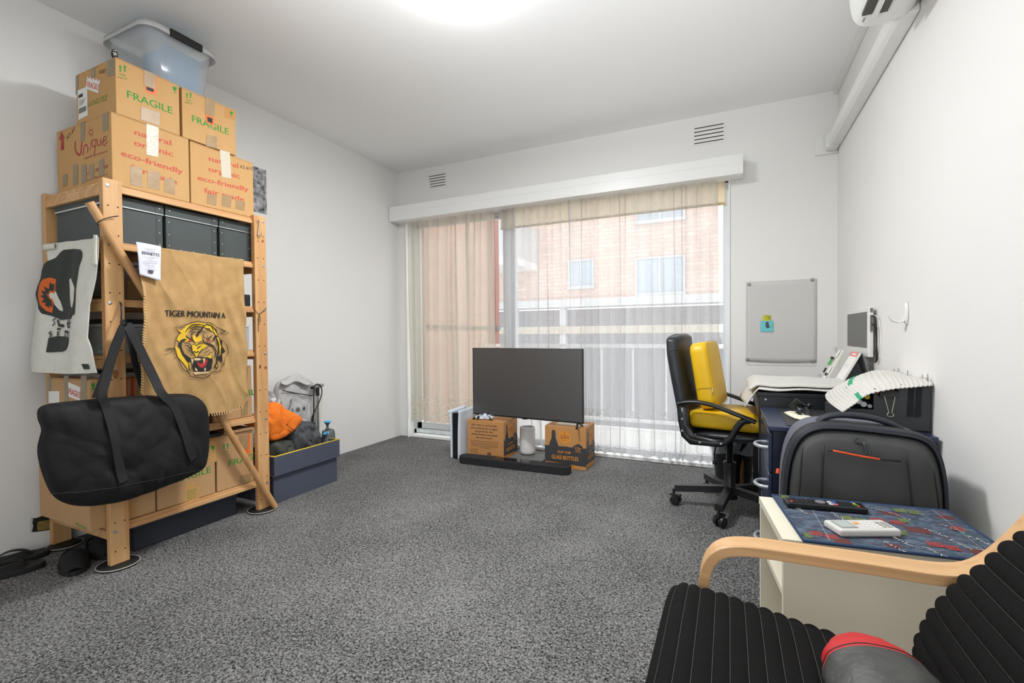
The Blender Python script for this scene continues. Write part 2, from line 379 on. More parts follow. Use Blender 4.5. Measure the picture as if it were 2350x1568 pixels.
# air vents
m_slot = mat('vent_slot_dark', '4a4641', rough=.9)
for i, (x0, x1, zt, zb, lab) in enumerate(((-2.605, -2.42, 2.512, 2.412, 'small white wall vent with five slots, near the left corner above the pelmet'), (-.236, -.038, 2.512, 2.402, 'small white wall vent with slots above the right half of the pelmet'))):
    t = thing('air_vent', lab, 'vent', (x0, YB, zb), group='slotted air vents above the window')
    MB().box(x0-.01, x1+.01, YB-.0045, YB-.0005, zb-.015, zt+.015).build('vent_plate', m_wall, t)
    f = MB()
    for q in range(5): z = zb+(zt-zb)*q/4; f.box(x0+.004*(4-q)*(i == 0), x1, YB-.0055, YB-.0045, z-.0035, z+.0035)
    f.build('slots', m_slot, t)
# ceiling lamp
t = thing('ceiling_light', 'round frosted dome light glowing on the ceiling', 'ceiling light', (-1.088, 1.809, H-.09))
m_lamp = bpy.data.materials.new('lamp_glow'); m_lamp.use_nodes = True; nt = m_lamp.node_tree; nt.nodes.remove(nt.nodes['Principled BSDF'])
e = nt.nodes.new('ShaderNodeEmission'); e.inputs[0].default_value = (.965, .985, 1, 1); e.inputs[1].default_value = LAMP_STRENGTH; nt.links.new(e.outputs[0], nt.nodes['Material Output'].inputs[0])
MB().lathe([(.203*math.cos(a*math.pi/2/9)+.0005, -.075*math.sin(a*math.pi/2/9)) for a in range(10)], 40, Matrix.Translation((-1.088, 1.809, H-.012))).build('diffuser', m_lamp, t, smooth=True)
MB().lathe([(.19, 0), (.19, -.012), (.17, -.012)], 40, Matrix.Translation((-1.088, 1.809, H-.0005))).build('base_plate', m_trim, t)
lo_ = area('ceiling_light_downlight', (-1.088, 1.809, H-.094), (0, 0, 0), .36, .36, 22, (.965, .985, 1), shape='DISK')
# split air conditioner, pipe cover, conduit
m_ac = mat('ac_plastic', 'e9e9e5', rough=.3); m_dk = mat('dark_grille', '4d4a44', rough=.6)
t = thing('air_conditioner', 'white split air conditioner high on the right wall', 'air conditioner', (.55, 1.86, 2.19))
prof = [(.648, 2.215), (.56, 2.195), (.50, 2.192), (.462, 2.205), (.44, 2.24), (.43, 2.32), (.435, 2.44), (.46, 2.475), (.648, 2.49)]
MB().prism([(x, 2.27, z) for x, z in chaikin([Vector((a, b)) for a, b in prof], 2)], (0, -.85, 0)).build('casing', m_ac, t, bevel=.012, seg=3)
MB().box(.452, .482, 1.45, 2.17, 2.186, 2.198).box(.505, .53, 1.45, 2.17, 2.182, 2.194).build('air_outlet', m_dk, t)
MB().box(.484, .503, 1.44, 2.18, 2.176, 2.194).build('louvre', m_ac, t, bevel=.003)
MB().box(.57, .64, 1.6, 2.14, 2.190, 2.204).build('service_cover', m_ac, t, bevel=.004)
k = Ink((.458, 2.19, 2.2), (0, 0, -1), off=-.001); MB().box(.464, .470, 2.2, 2.225, 2.1935, 2.1965).build('indicator_mark', mat('grey_print', '9a9a98'), t)
t = thing('pipe_cover', 'long white plastic pipe cover running along the right wall from the air conditioner', 'duct', (.61, 3.0, 2.21))
MB().prism([(x, 3.64, z) for x, z in ((.650, 2.205), (.60, 2.208), (.582, 2.222), (.578, 2.27), (.592, 2.287), (.650, 2.295))], (0, -1.38, 0)).build('cover', m_ac, t, bevel=.004)
MB().box(.575, .651, 3.648, YB-.012, 2.200, 2.300).build('elbow', m_ac, t, bevel=.014, seg=3)
MB().box(.522, .651, YB-.012, YB-.001, 2.185, 2.305).build('wall_flange', m_ac, t, bevel=.004)
tag(MB().box(.626, .651, 2.0, YB-.002, 2.574, 2.5995).box(.6245, .6262, 2.0, YB-.01, 2.585, 2.5875).build('cable_conduit', m_ac, bevel=.002), 'thin white cable conduit in the corner of ceiling and right wall', 'conduit')

# ---------------------------------------------------------------- blinds and curtains
m_blind = sheer('cream_blind_cloth', 'fbf1da', .80)
t = thing('roller_blind', 'cream roller blind pulled up behind the right curtain', 'blind', (-.9, 3.79, 1.93))
MB().box(-1.86, -.03, 3.776, 3.7785, 1.937, 2.135).build('blind_cloth', m_blind, t); MB().box(-1.86, -.03, 3.773, 3.781, 1.937, 1.955).build('hem_bar', mat('hem', 'd0b98c', rough=.8), t)
t = thing('roller_blind', 'pale roller blind with scalloped edge rolled up behind the left curtain', 'blind', (-2.35, 3.79, 2.05))
f = MB()
def scal(u, v): 
    x = -2.83+u*.97; return (x, 3.7735, 2.13-(2.13-(2.062+.016*math.cos(x*2*math.pi/.155)))*v)
f.grid(scal, 90, 1).build('blind_cloth', mat('grey_blind', 'cdcdc6', rough=.9), t, solid=.001)
MB().cyl((-2.83, 3.776, 2.11), (-1.87, 3.776, 2.11), .016).build('roller', m_frame, t, smooth=True)
def curtain(name, label, x0, x1, yc, z0, z1, m, nf, amp, seed, spread=0, sag=0):
    rnd = random.Random(seed); ph = [0]
    n = nf*14
    ws = [rnd.uniform(.55, 1.6) for _ in range(nf)]; tot = sum(ws); ed = [0]
    for q in ws: ed.append(ed[-1]+q/tot)
    am = [rnd.uniform(.6, 1.3) for _ in range(nf+1)]; ov = [rnd.uniform(.2, 2.0) for _ in range(nf+1)]
    def fn(u, v):
        i = min(nf-1, next((k for k in range(nf) if u <= ed[k+1]), nf-1)); f_ = (u-ed[i])/(ed[i+1]-ed[i]); a = am[i]*(1-f_)+am[i+1]*f_
        grow = .45+.75*v; z = z1+(z0-z1)*v
        x = x0+(x1-x0)*u; x += ov[i]*.55*(ed[i+1]-ed[i])*(x1-x0)*math.sin(2*math.pi*f_*1)*(.75+.35*math.sin(4*v+i)) * -.42
        y = yc+amp*a*grow*math.cos(2*math.pi*f_)+.006*math.sin(3*v+i*2)
        if v > .999: z += .012*math.sin(f_*math.pi*3)
        return (x+.012*math.sin(2.3*v+i)*v, y, z)
    o = MB().grid(fn, n, 26).build(name, m, smooth=True, weld=False)
    return tag(o, label, 'curtain')
z0 = .06
m_cl = sheer('sheer_left', 'dad5c9', .68, lace=[(.12, .42, .22)], z0=.17)
m_cr = sheer('sheer_right', 'cfcfd1', .57, lace=[(.345, .40, .4), (.052, .10, .4), (.40, .405, .5), (.113, .118, .6)], z0=.05)
curtain('sheer_curtain', 'cream sheer curtain with floral lace hem at the left end of the window', -2.84, -1.90, 3.745-.035, .17, 2.125, m_cl, 11, .022, 3)
curtain('sheer_curtain', 'long white sheer curtain with banded lace hem across the wide window pane', -1.855, -.075, 3.745-.035, .05, 2.125, m_cr, 26, .020, 11)
tag(MB().cyl((-2.86, 3.735, 2.118), (0, 3.735, 2.118), .007).build('curtain_rod', m_frame, smooth=True), 'thin white curtain rod behind the pelmet', 'rod')

# ================================================================ outside
m_con = mat('pale_concrete', 'ebe9e6', rough=.9, var=.4, vscale=3)
m_bk = mat('orange_brick', 'c98a6e', col2='b9a593', kind='brick', rough=.9)
m_bk2 = mat('pink_brick', 'c79580', col2='a89890', kind='brick', rough=.9)
MATS['x'] = None
def brickm(name, c, c2, rot):
    m = mat(name, c, col2=c2, kind='brick', rough=.9)
    for nd in m.node_tree.nodes:
        if nd.type == 'MAPPING': nd.inputs['Rotation'].default_value = rot
    return m
m_bkx = brickm('brick_facing_right', 'cfa494', 'c7b0a3', (0, R(-90), R(-90)))
m_bky = brickm('brick_facing_room', 'd8bcae', 'bfa596', (R(-90), 0, 0))
struct(MB().box(-3.2, 1.6, YB+.12, 5.1, -.14, -.02).build('balcony_slab', m_con))
t = struct(MB().box(-3.1, -2.76, YB+.121, 5.22, -.02, 3.2).build('brick_side_wall', m_bkx))
t = thing('downpipe', 'rust red downpipe at the end of the brick side wall outside', 'pipe', (-2.70, 5.26, -.02)); MB().box(-2.76, -2.655, 5.22, 5.32, -.02, 3.2).build('pipe', mat('rust_red_paint', '8f625c', rough=.6), t)
MB().box(-2.765, -2.64, 5.215, 5.325, 1.05, 1.10).build('bracket', mat('grey_metal', '6d6d6c', rough=.5), t)
tag(MB().box(-2.755, -2.745, 3.9, 5.2, 1.06, 1.10).build('wall_bar', mat('grey_metal', '6d6d6c', rough=.5)), 'thin grey bar running along the brick side wall outside', 'bar')
t = thing('balcony_railing', 'white metal balcony railing with thin balusters beyond the window', 'railing', (-.6, 5.0, -.02)); m_rail = mat('white_rail', 'f2f4f5', rough=.4)
MB().box(-2.75, 1.6, 4.98, 5.02, .845, .885).build('top_rail', m_rail, t); MB().box(-2.75, 1.6, 4.985, 5.015, .06, .09).build('bottom_rail', m_rail, t)
for i in range(13): x = -2.60+i*.335; MB().box(x-.009, x+.009, 4.99, 5.01, .09, .845).build('baluster', m_rail, t)
struct(MB().box(-40, 30, 5.2, 60, -3.1, -3.0).build('ground', m_con))
FY = 10.0
t = thing('apartment_block', 'pink brick apartment block with white sills opposite the window', 'building', (-1.5, FY+.3, -3))
MB().box(-16, 9, FY, FY+.5, 1.76, 4.8).build('brick_facade', m_bky, t); m_rail2 = mat('greyed_white', 'c4c4c4', rough=.7); MB().box(-16, 9, FY-.12, FY+.5, 1.59, 1.76).build('white_fascia', m_rail2, t)  # white trim colour greyed down so it does not overexpose
m_gar = mat('garage_grey', '8b8b8e', rough=.7); MB().box(-16, 9, FY+1.2, FY+1.5, -3, 1.6).build('rear_wall', m_gar, t); MB().box(-16, 9, FY-.05, FY+.2, 1.0, 1.16).build('carport_beam', mat('carport_cream', 'b5aa98', rough=.7), t)
for x in (-9.2, -4.6, -3.4, .2, 3.4): MB().box(x-.07, x+.07, FY, FY+.14, -3, 1.6).build('carport_post', m_rail2, t)
m_wg = mat('window_pane_far', 'aab4bd', rough=.15)
for (x0, x1, z0_, z1_) in ((-1.745, -.84, 3.33, 4.3), (-1.75, -.845, 1.83, 2.53), (-3.215, -2.71, 2.05, 2.59), (-7.6, -6.6, 3.4, 4.4), (2.2, 3.2, 1.9, 2.6)):
    f = MB().box(x0-.05, x1+.05, FY-.06, FY+.02, z0_-.07, z0_); f.box(x0-.04, x0, FY-.03, FY+.02, z0_, z1_); f.box(x1, x1+.04, FY-.03, FY+.02, z0_, z1_); f.box(x0-.04, x1+.04, FY-.03, FY+.02, z1_, z1_+.04); f.box((x0+x1)/2-.02, (x0+x1)/2+.02, FY-.03, FY+.02, z0_, z1_)
    wn = f.build('window', m_rail2, t); MB().box(x0, x1, FY-.012, FY+.01, z0_, z1_).build('pane', m_wg, wn)
MB().box(-5.6, -4.0, FY-1.3, FY, 2.45, 2.6).build('balcony_floor', m_con, t); MB().box(-5.6, -4.0, FY-1.3, FY-1.2, 2.6, 3.4).box(-4.08, -4.0, FY-1.2, FY, 2.6, 3.4).build('balcony_parapet', m_rail2, t)
m_red = mat('red_car_paint', 'c4604f', rough=.3); t = thing('car', 'small red car parked in the carport opposite', 'car', (-1.55, 8.6, -3))
MB().prism([(-2.3, 8.0, -2.6), (-2.35, 8.0, -2.1), (-2.0, 8.0, -1.95), (-1.7, 8.0, -1.55), (-1.0, 8.0, -1.52), (-.6, 8.0, -1.95), (-.4, 8.0, -2.05), (-.35, 8.0, -2.6)], (0, 1.5, 0)).build('body', m_red, t, bevel=.06, seg=2)
for x in (-2.0, -.7): MB().cyl((x, 8.0-.02, -2.7), (x, 8.18, -2.7), .3).build('wheel', mat('tyre', '222222', rough=.9), t)

# ================================================================ shelf unit on the left wall
m_pine = mat('pine', 'd3a672', col2='b97e48', kind='wood', vscale=2.2, var=.55, stretch=(4, 4, .35), rough=.5)
m_piny = mat('pine_lengthwise', 'd3a672', col2='b47a48', kind='wood', vscale=2.2, var=.5, stretch=(4, .35, 4), rough=.5)
m_knot = mat('pine_knot', 'a06a3e', rough=.5, var=.6, vscale=40, col2='5a3018')
m_hole = mat('peg_hole', '2a1508', rough=.9); m_screw = mat('zinc_screw', 'c8ccd0', metal=.9, rough=.3)
shelf = thing('shelf_unit', 'tall open pine shelf unit loaded with boxes against the left wall', 'shelf', (-2.69, 1.463, 0))
LV = [1.672, 1.422, 1.17, .922, .547, .177]
for (x0, x1, y0, y1, fr) in ((-2.45, -2.42, 1.078, 1.150, 1), (-2.45, -2.42, 1.778, 1.850, 1), (-2.96, -2.93, 1.078, 1.150, 0), (-2.96, -2.93, 1.778, 1.850, 0)):
    p = MB().box(x0, x1, y0, y1, .012, 1.686).build('post', m_pine, shelf, bevel=.003)
    if fr:
        f = MB(); z = .07
        while z < 1.67:
            for y in (y0+.018, y1-.018): f.cyl((x1-.002, y, z), (x1+.0006, y, z), .0032, n=8)
            z += .125
        f.build('peg_holes', m_hole, p)
        yy = y0+.018 if y0 < 1.2 else y1-.018
        for zz in LV:
            z = zz-.02 if zz < 1.6 else 1.655
            sc_ = MB().lathe([(.0075, 0), (.0075, .0015), (.003, .0025)], 12, Matrix.Translation((x1, yy-.0, z)) @ Matrix.Rotation(R(90), 4, 'Y')); sc_.build('screw', m_screw, p, smooth=False)
        for (yk, zk, a, b) in (((1.110, .842, .011, .02),) if y0 < 1.2 else ((1.80, .83, .008, .01), (1.835, .82, .008, .01), (1.83, 1.545, .007, .009), (1.80, 1.54, .004, .004))):
            MB().lathe([(1, 0), (1, 1)], 16, Matrix.Translation((x1-.0008, yk, zk)) @ Matrix.Diagonal((.0014, a, b, 1)) @ Matrix.Rotation(R(90), 4, 'Y')).build('knot', m_knot, p)
for z in LV:
    b = MB()
    for k in range(7): x = -2.925+k*.0695; b.box(x, x+.062, 1.085 if z > .2 else 1.085, 1.843, z-.016, z)
    b.build('shelf_board', m_piny, shelf, bevel=.002)
    MB().box(-2.452, -2.436, 1.15, 1.778, z-.034, z-.014).build('front_rail', m_piny, shelf, bevel=.002); MB().box(-2.935, -2.92, 1.15, 1.778, z-.034, z-.014).build('back_rail', m_piny, shelf, bevel=.002)
    for y in (1.081, 1.829): MB().box(-2.93, -2.45, y, y+.018, z-.055, z-.017).build('side_rail', m_piny, shelf, bevel=.002)
m_rub = mat('black_rubber', '161616', rough=.6); m_rim = mat('pale_rim', 'b9b5aa', rough=.5)
for (x, y, lab) in ((-2.44, 1.114, 'black caster cup with pale rim under the front left shelf post'), (-2.44, 1.814, 'black caster cup with pale rim under the front right shelf post beside the stick'), (-2.905, 1.114, 'black caster cup under the rear left shelf post by the wall hole')):
    t = thing('caster_cup', lab, 'furniture cup', (x, y, 0), group='caster cups under the shelf posts')
    MB().lathe([(.076, 0), (.072, .009), (.045, .011), (.001, .011)] if x > -2.9 else [(.066, 0), (.062, .009), (.04, .011), (.001, .011)], 36, Matrix.Translation((x, y, .0005))).build('cup', m_rub, t, smooth=True)
    r_ = .076 if x > -2.9 else .066; MB().tube([(x+r_*math.cos(a*math.pi/20), y+r_*math.sin(a*math.pi/20), .0075) for a in range(40)], .0022, 6, closed=True).build('rim', m_rim, t, smooth=True)

# ---------------------------------------------------------------- cardboard boxes
m_card = mat('cardboard', 'c59c66', col2='c4935a', var=.6, vscale=3, rough=.75, stretch=(1, 8, 1)); m_card2 = mat('cardboard_pale', 'c09a6e', col2='bc9060', var=.6, vscale=3, rough=.75, stretch=(1, 8, 1))
m_cbrown = mat('cardboard_deep', 'cf9f60', col2='b98950', var=.6, vscale=4, rough=.75)
m_tape = mat('brown_tape', 'a98a62', rough=.4, var=.5, vscale=30, col2='8d7250', bump=.1, bscale=40); m_wtape = mat('white_tape', 'cfc6b2', rough=.35, var=.4, vscale=40, col2='cdbfa8', bump=.3, bscale=60)
m_gtape = mat('dull_tape', '8f7e62', rough=.3, bump=.3, bscale=50); m_grn = mat('green_ink', '2f8f2f', rough=.7); m_red = mat('red_ink', 'c9503f', rough=.7); m_crim = mat('crimson_ink', 'a8383c', rough=.7)
m_ink = mat('black_ink', '1d1b19', rough=.6); m_org = mat('orange_label', 'f06a20', rough=.5); m_lab = mat('white_label', 'e8e6e0', rough=.5); m_edge = mat('corrugated_edge', '9a7444', rough=.9); m_olive = mat('olive_ink', '7c8a30', rough=.7)
def carton(label, x0, x1, y0, y1, z0, z1, m, group=None, open_=False):
    t = thing('cardboard_box', label, 'box', ((x0+x1)/2, (y0+y1)/2, z0), group=group)
    MB().box(x0, x1, y0, y1, z0, z1-.004).build('carton', m, t, bevel=.003)
    MB().box(x0+.001, (x0+x1)/2-.001, y0+.001, y1-.001, z1-.0037, z1).build('flap', m, t); MB().box((x0+x1)/2+.001, x1-.001, y0+.001, y1-.001, z1-.0037, z1).build('flap', m, t)
    return t
def arrows(k, x, y, s, mi=0):
    for dx in (0, s*.95): k.poly([(x+dx, y), (x+dx+s*.36, y+s*.65), (x+dx+s*.15, y+s*.55), (x+dx+s*.15, y+s*1.5), (x+dx-s*.15, y+s*1.4), (x+dx-s*.15, y+s*.45), (x+dx-s*.36, y+s*.38)], mi)
def wineglass(k, x, y, s, mi=0):
    k.poly([(x-s*.4, y-s*.05), (x-s*.12, y+s*.2), (x, y+s*.02), (x+s*.15, y+s*.25), (x+s*.42, y+s*.16), (x+s*.36, y+s*.75), (x+s*.06, y+s*1.0), (x+s*.06, y+s*1.35), (x+s*.28, y+s*1.58), (x-s*.26, y+s*1.4), (x-s*.06, y+s*1.33), (x-s*.06, y+s*.98), (x-s*.36, y+s*.6)], mi)
FX = -2.45
# lower row on top of the shelf
bA = carton('large brown carton with crimson script lettering on top of the shelf, left end', -2.93, FX, 1.128, 1.452, 1.674, 1.99, m_card, 'printed cartons on top of the shelf')
k = Ink((FX, 0, 0), (1, 0, 0)); 
for b, a0, a1, h in (('natural', (309, 309), (393, 334), .026), ('organic', (308, 333), (397, 360), .026), ('eco-friendly', (278, 357), (419, 400), .026), ('fair trade', (298, 389), (406, 424), .026)): k.text(b, a0, a1, h, 0, bold=.022)
k.build('printed_words', m_red, bA)
k = Ink((FX, 0, 0), (1, 0, 0), off=.002); k.poly([(336, 284), (364, 293), (363, 361), (336, 355)]); k.build('white_tape', m_wtape, bA)
k = Ink((FX, 0, 0), (1, 0, 0), off=.002)
for q in ([(299, 380), (326, 386), (326, 430), (299, 424)], [(339, 390), (367, 396), (366, 437), (338, 430)], [(377, 407), (401, 412), (401, 447), (377, 441)]): k.poly(q)
k.build('brown_tape', m_tape, bA)
SY = 1.128
k = Ink((0, SY, 0), (0, -1, 0))
k.stroke([(173, 325), (173, 342), (177, 353), (183, 356), (186, 350), (188, 326)], .011, 0, False); k.stroke([(191, 357), (193, 335), (199, 332), (202, 340), (201, 351)], .008, 0, False); k.stroke([(207, 346), (210, 322)], .008); k.stroke([(218, 321), (213, 322), (211, 330), (214, 338), (218, 334)], .006, 0, False); k.stroke([(221, 318), (219, 338), (216, 357)], .007, 0, False)
k.stroke([(224, 320), (224, 334), (229, 334), (232, 318), (233, 333)], .006, 0, False); k.stroke([(236, 327), (244, 319), (244, 312), (238, 316), (236, 330), (240, 335), (247, 324)], .006, 0, False)
k.text('health products', (194, 366), (247, 349), .011, 0)
sx, sy = 209, 304
k.stroke([(sx+4*math.cos(a), sy+6*math.sin(a)) for a in [i*.6 for i in range(11)]], .004, 0, False)
for i in range(9): a = i*.698; k.stroke([(sx+6*math.cos(a), sy+9*math.sin(a)), (sx+9.5*math.cos(a), sy+14*math.sin(a))], .003)
k.poly([(141, 303), (149, 317), (146, 318), (147, 343), (140, 346), (141, 320), (136, 322)]); k.text('1800 785 004', (200, 403), (248, 385), .016); k.text('www.uhp.com.au', (200, 416), (248, 401), .010)
k.build('printed_logo', m_crim, bA)
k = Ink((0, SY, 0), (0, -1, 0)); k.text('KS #1', (155, 321), (173, 298), .020, 0, shear=.2); k.build('marker_note', m_ink, bA)
k = Ink((0, SY, 0), (0, -1, 0), off=.0025)
for q in ([(185, 282), (195, 277), (195, 322), (185, 326)], [(236, 262), (248, 256), (248, 299), (236, 303)], [(168, 380), (179, 376), (179, 424), (168, 427)], [(187, 380), (199, 376), (199, 418), (187, 422)], [(205, 380), (216, 376), (216, 410), (205, 415)], [(227, 369), (239, 363), (239, 402), (227, 407)], [(145, 403), (155, 399), (155, 425), (145, 429)]): k.poly(q)
k.build('dull_tape', m_gtape, bA)
bB = carton('brown carton with pink words and marker number ten on top of the shelf, right end', -2.93, FX, 1.458, 1.80, 1.674, 1.985, m_card, 'printed cartons on top of the shelf')
k = Ink((FX, 0, 0), (1, 0, 0))
for b, a0, a1, h in (('natural', (480, 369), (547, 386), .026), ('organic', (479, 393), (550, 410), .026), ('eco-friendly', (454, 413), (570, 440), .026), ('fair trade', (469, 442), (560, 463), .026)): k.text(b, a0, a1, h, 0, bold=.022)
k.build('printed_words', m_red, bB)
k = Ink((FX, 0, 0), (1, 0, 0), off=.002); k.poly([(504, 344), (527, 350), (531, 410), (509, 406)]); k.build('white_tape', m_wtape, bB)
k = Ink((FX, 0, 0), (1, 0, 0), off=.002)
for q in ([(476, 444), (498, 449), (496, 472), (474, 467)], [(510, 446), (532, 451), (529, 477), (508, 473)], [(541, 458), (562, 463), (561, 484), (540, 479)]): k.poly(q)
k.build('brown_tape', m_tape, bB)
k = Ink((FX, 0, 0), (1, 0, 0)); k.text('KS #10', (552, 386), (580, 391), .018, 0, shear=.2); k.build('marker_note', m_ink, bB)
# upper row
def fragile_front(t, X, word, arr, gl, tape, lab, addr=None, hh=.034):
    k = Ink((X, 0, 0), (1, 0, 0)); k.text('FRAGILE', word[0], word[1], hh, 0, bold=.012)
    arrows(k, arr[0], arr[1], arr[2]); s = arr[2]; k.text('THIS', (arr[0]-s*.2, arr[1]+s*2.1), (arr[0]+s*1.1, arr[1]+s*2.1+s*.35), .008); k.text('WAY UP', (arr[0]-s*.6, arr[1]+s*2.7), (arr[0]+s*1.5, arr[1]+s*2.7+s*.5), .008)
    if gl: wineglass(k, *gl)
    if addr:
        for q in range(4): k.text('FREE RANGE PACKING CO 3051 AU'[q*5:q*5+12], (addr[0]-q*2, addr[1]+q*addr[2]), (addr[0]+addr[3]+q*2, addr[1]+q*addr[2]+addr[4]), .006)
    k.build('printed_words', m_grn, t)
    k = Ink((X, 0, 0), (1, 0, 0), off=.0025)
    for q in lab: k.poly(q)
    k.build('orange_label', m_org, t)
    k = Ink((X, 0, 0), (1, 0, 0), off=.0038)
    for q in tape: k.poly(q)
    k.build('brown_tape', m_tape, t)
bC = carton('carton with green FRAGILE lettering and shipping labels, top left of the stack', -2.787, FX, 1.148, 1.412, 1.991, 2.237, m_card, 'FRAGILE cartons in the top row of the stack')
fragile_front(bC, FX, ((292, 224), (396, 262)), (276, 149, 11), (401, 198, 11), [[(330, 160), (357, 171), (356, 206), (330, 196)], [(324, 245), (367, 259), (366, 290), (322, 274)]], [[(333, 196), (359, 208), (359, 219), (335, 212)], [(355, 172), (359, 174), (359, 210), (355, 208)]])
k = Ink((FX, 0, 0), (1, 0, 0), off=.0052); k.poly([(336, 199), (352, 205), (352, 212), (336, 206)]); k.build('label_print', m_ink, bC)
k = Ink((0, 1.148, 0), (0, -1, 0)); k.text('airstray', (197, 248), (248, 224), .028, 0, shear=.15); k.text('ORGANIC NATURAL SUSTAINABLE', (199, 246), (247, 230), .006); k.build('printed_logo', m_olive, bC)
k = Ink((0, 1.148, 0), (0, -1, 0)); k.text('KS#2', (228, 170), (243, 166), .018, 0, shear=.2); k.build('marker_note', m_ink, bC)
k = Ink((0, 1.148, 0), (0, -1, 0), off=.002); k.poly([(201, 176), (230, 184), (226, 214), (197, 204)]); k.build('fragile_sticker', m_lab, bC, matl='white sticker reading FRAGILE in red')
k = Ink((0, 1.148, 0), (0, -1, 0), off=.003); k.text('FRAGILE', (200, 200), (227, 207), .026, 0, bold=.02)
for q in range(4): x = 203+q*7; k.poly([(x, 177.5+q*1.8), (x+3, 178+q*1.8), (x+3, 180.5+q*1.8), (x, 180+q*1.8)])
k.build('sticker_print', mat('red_orange_ink', 'd9492a', rough=.6), bC)
k = Ink((0, 1.148, 0), (0, -1, 0), off=.0028); k.poly([(179, 208), (201, 199), (202, 265), (181, 276)]); k.build('shipping_label', m_lab, bC)
k = Ink((0, 1.148, 0), (0, -1, 0), off=.0042); k.poly([(181, 219), (191, 214), (191, 222), (181, 226)])
for q in range(9): x = 182+q*1.9; k.poly([(x, 250-q*.8), (x+1, 249.6-q*.8), (x+1, 262-q*.9), (x, 262.5-q*.9)])
for q in range(5): k.stroke([(182, 232+q*3), (197-q, 226+q*3)], .0012, 0, False)
k.build('label_print', m_ink, bC)
k = Ink((0, 1.148, 0), (0, -1, 0), off=.002); k.poly([(174, 175), (180, 172), (180, 216), (174, 218)]); k.poly([(246, 140), (264, 134), (264, 172), (246, 176)]); k.poly([(210, 158), (219, 154), (219, 178), (210, 180)]); k.build('dull_tape', m_gtape, bC)
bD = carton('smaller carton with green FRAGILE lettering under the right end of the plastic tub', -2.80, FX, 1.424, 1.70, 1.991, 2.237, m_card, 'FRAGILE cartons in the top row of the stack')
fragile_front(bD, FX, ((441, 279), (525, 310)), (429, 212, 9), (531, 255, 9), [[(471, 222), (493, 230), (492, 268), (471, 261)], [(475, 309), (498, 315), (497, 342), (472, 335)]], [[(471, 262), (491, 270), (491, 288), (473, 281)]])
k = Ink((FX, 0, 0), (1, 0, 0), off=.0042); k.poly([(475, 268), (487, 272), (487, 284), (476, 279)]); k.build('label_print', m_ink, bD)
k = Ink((FX, 0, 0), (1, 0, 0)); k.poly([(516, 246), (541, 255), (541, 278), (514, 269)]); k.build('glue_mark', mat('torn_card', 'c28f54', rough=.8), bD)
# black oval tag on the carton
t = tag(MB().pillow([(-2.475+.004*math.cos(a), 1.158+.011*math.cos(a), 2.258+.024*math.sin(a)) for a in [i*math.pi/10 for i in range(20)]], (.94, -.34, 0), .003, .003, rings=3).build('oval_tag', m_ink), 'small black oval tag with number 30 standing on the carton corner', 'tag')
k = Ink((-2.468, 1.156, 2.25), (.94, -.34, 0), off=.003); k.text('30', (260.5, 127), (268.5, 128), .014, 0, bold=.02); k.stroke([(260, 116), (268, 117)], .002, 0, False)
t2 = k.build('tag_number', m_lab, t)
# translucent tub on top
t = thing('plastic_tub', 'translucent storage tub with black handle and pale blue contents on top of the cartons', 'storage tub', (-2.7, 1.48, 2.24))
m_tub = plastic_clear('tub_plastic', 'd3d8dc', .34, .12); m_tubr = plastic_clear('tub_rim', 'e8e8e8', .7, .2)
def rrect(x0, x1, y0, y1, r, z, n=6):
    o = []
    for (cx, cy, a0) in ((x1-r, y1-r, 0), (x0+r, y1-r, 90), (x0+r, y0+r, 180), (x1-r, y0+r, 270)):
        for q in range(n+1): a = R(a0+90*q/n); o.append(Vector((cx+r*math.cos(a), cy+r*math.sin(a), z)))
    return o
TW = (-2.93, -2.53, 1.31, 1.665)
rings = []
for (ins, z, r) in ((.055, 2.240, .05), (.045, 2.256, .06), (.03, 2.36, .06), (.012, 2.515, .06), (.012, 2.53, .06)): rings.append(rrect(TW[0]+ins, TW[1]-ins, TW[2]+ins, TW[3]-ins, r, z))
n = len(rings[0]); f = MB(); vs = [v for r_ in rings for v in r_]; f.add(vs, [(i*n+k, i*n+(k+1) % n, (i+1)*n+(k+1) % n, (i+1)*n+k) for i in range(len(rings)-1) for k in range(n)]+[tuple(range(n))[::-1]])
f.build('tub_body', m_tub, t, smooth=True, solid=.002)
f = MB(); a = rrect(TW[0]+.012, TW[1]-.012, TW[2]+.012, TW[3]-.012, .06, 2.532); b = rrect(TW[0]-.006, TW[1]+.006, TW[2]-.006, TW[3]+.006, .07, 2.536); c = rrect(TW[0]-.010, TW[1]+.010, TW[2]-.010, TW[3]+.010, .07, 2.506)
f.add(a+b+c, [(i*n+k, i*n+(k+1) % n, (i+1)*n+(k+1) % n, (i+1)*n+k) for i in range(2) for k in range(n)]); f.build('rim', m_tubr, t, smooth=True, solid=.0025)
MB().box(-2.528, -2.512, 1.415, 1.57, 2.500, 2.537).build('handle', m_ink, t, bevel=.004)
tag(MB().box(-2.80, -2.595, 1.435, 1.60, 2.258, 2.49).box(-2.592, -2.588, 1.44, 1.595, 2.30, 2.46).build('folded_sheet', mat('pale_blue_cloth', '52a6d8', rough=.8), bevel=.01), 'pale blue folded sheet inside the translucent tub', 'cloth')
# black and white picture on the wall behind
t = tag(MB().box(XL+.001, XL+.003, 2.12, 2.285, 1.865, 2.175).build('wall_picture', mat('monochrome_print', 'c9ccce', col2='15181a', var=1, vscale=28, rough=.4)), 'small black and white picture on the left wall, half hidden behind the shelf', 'picture')

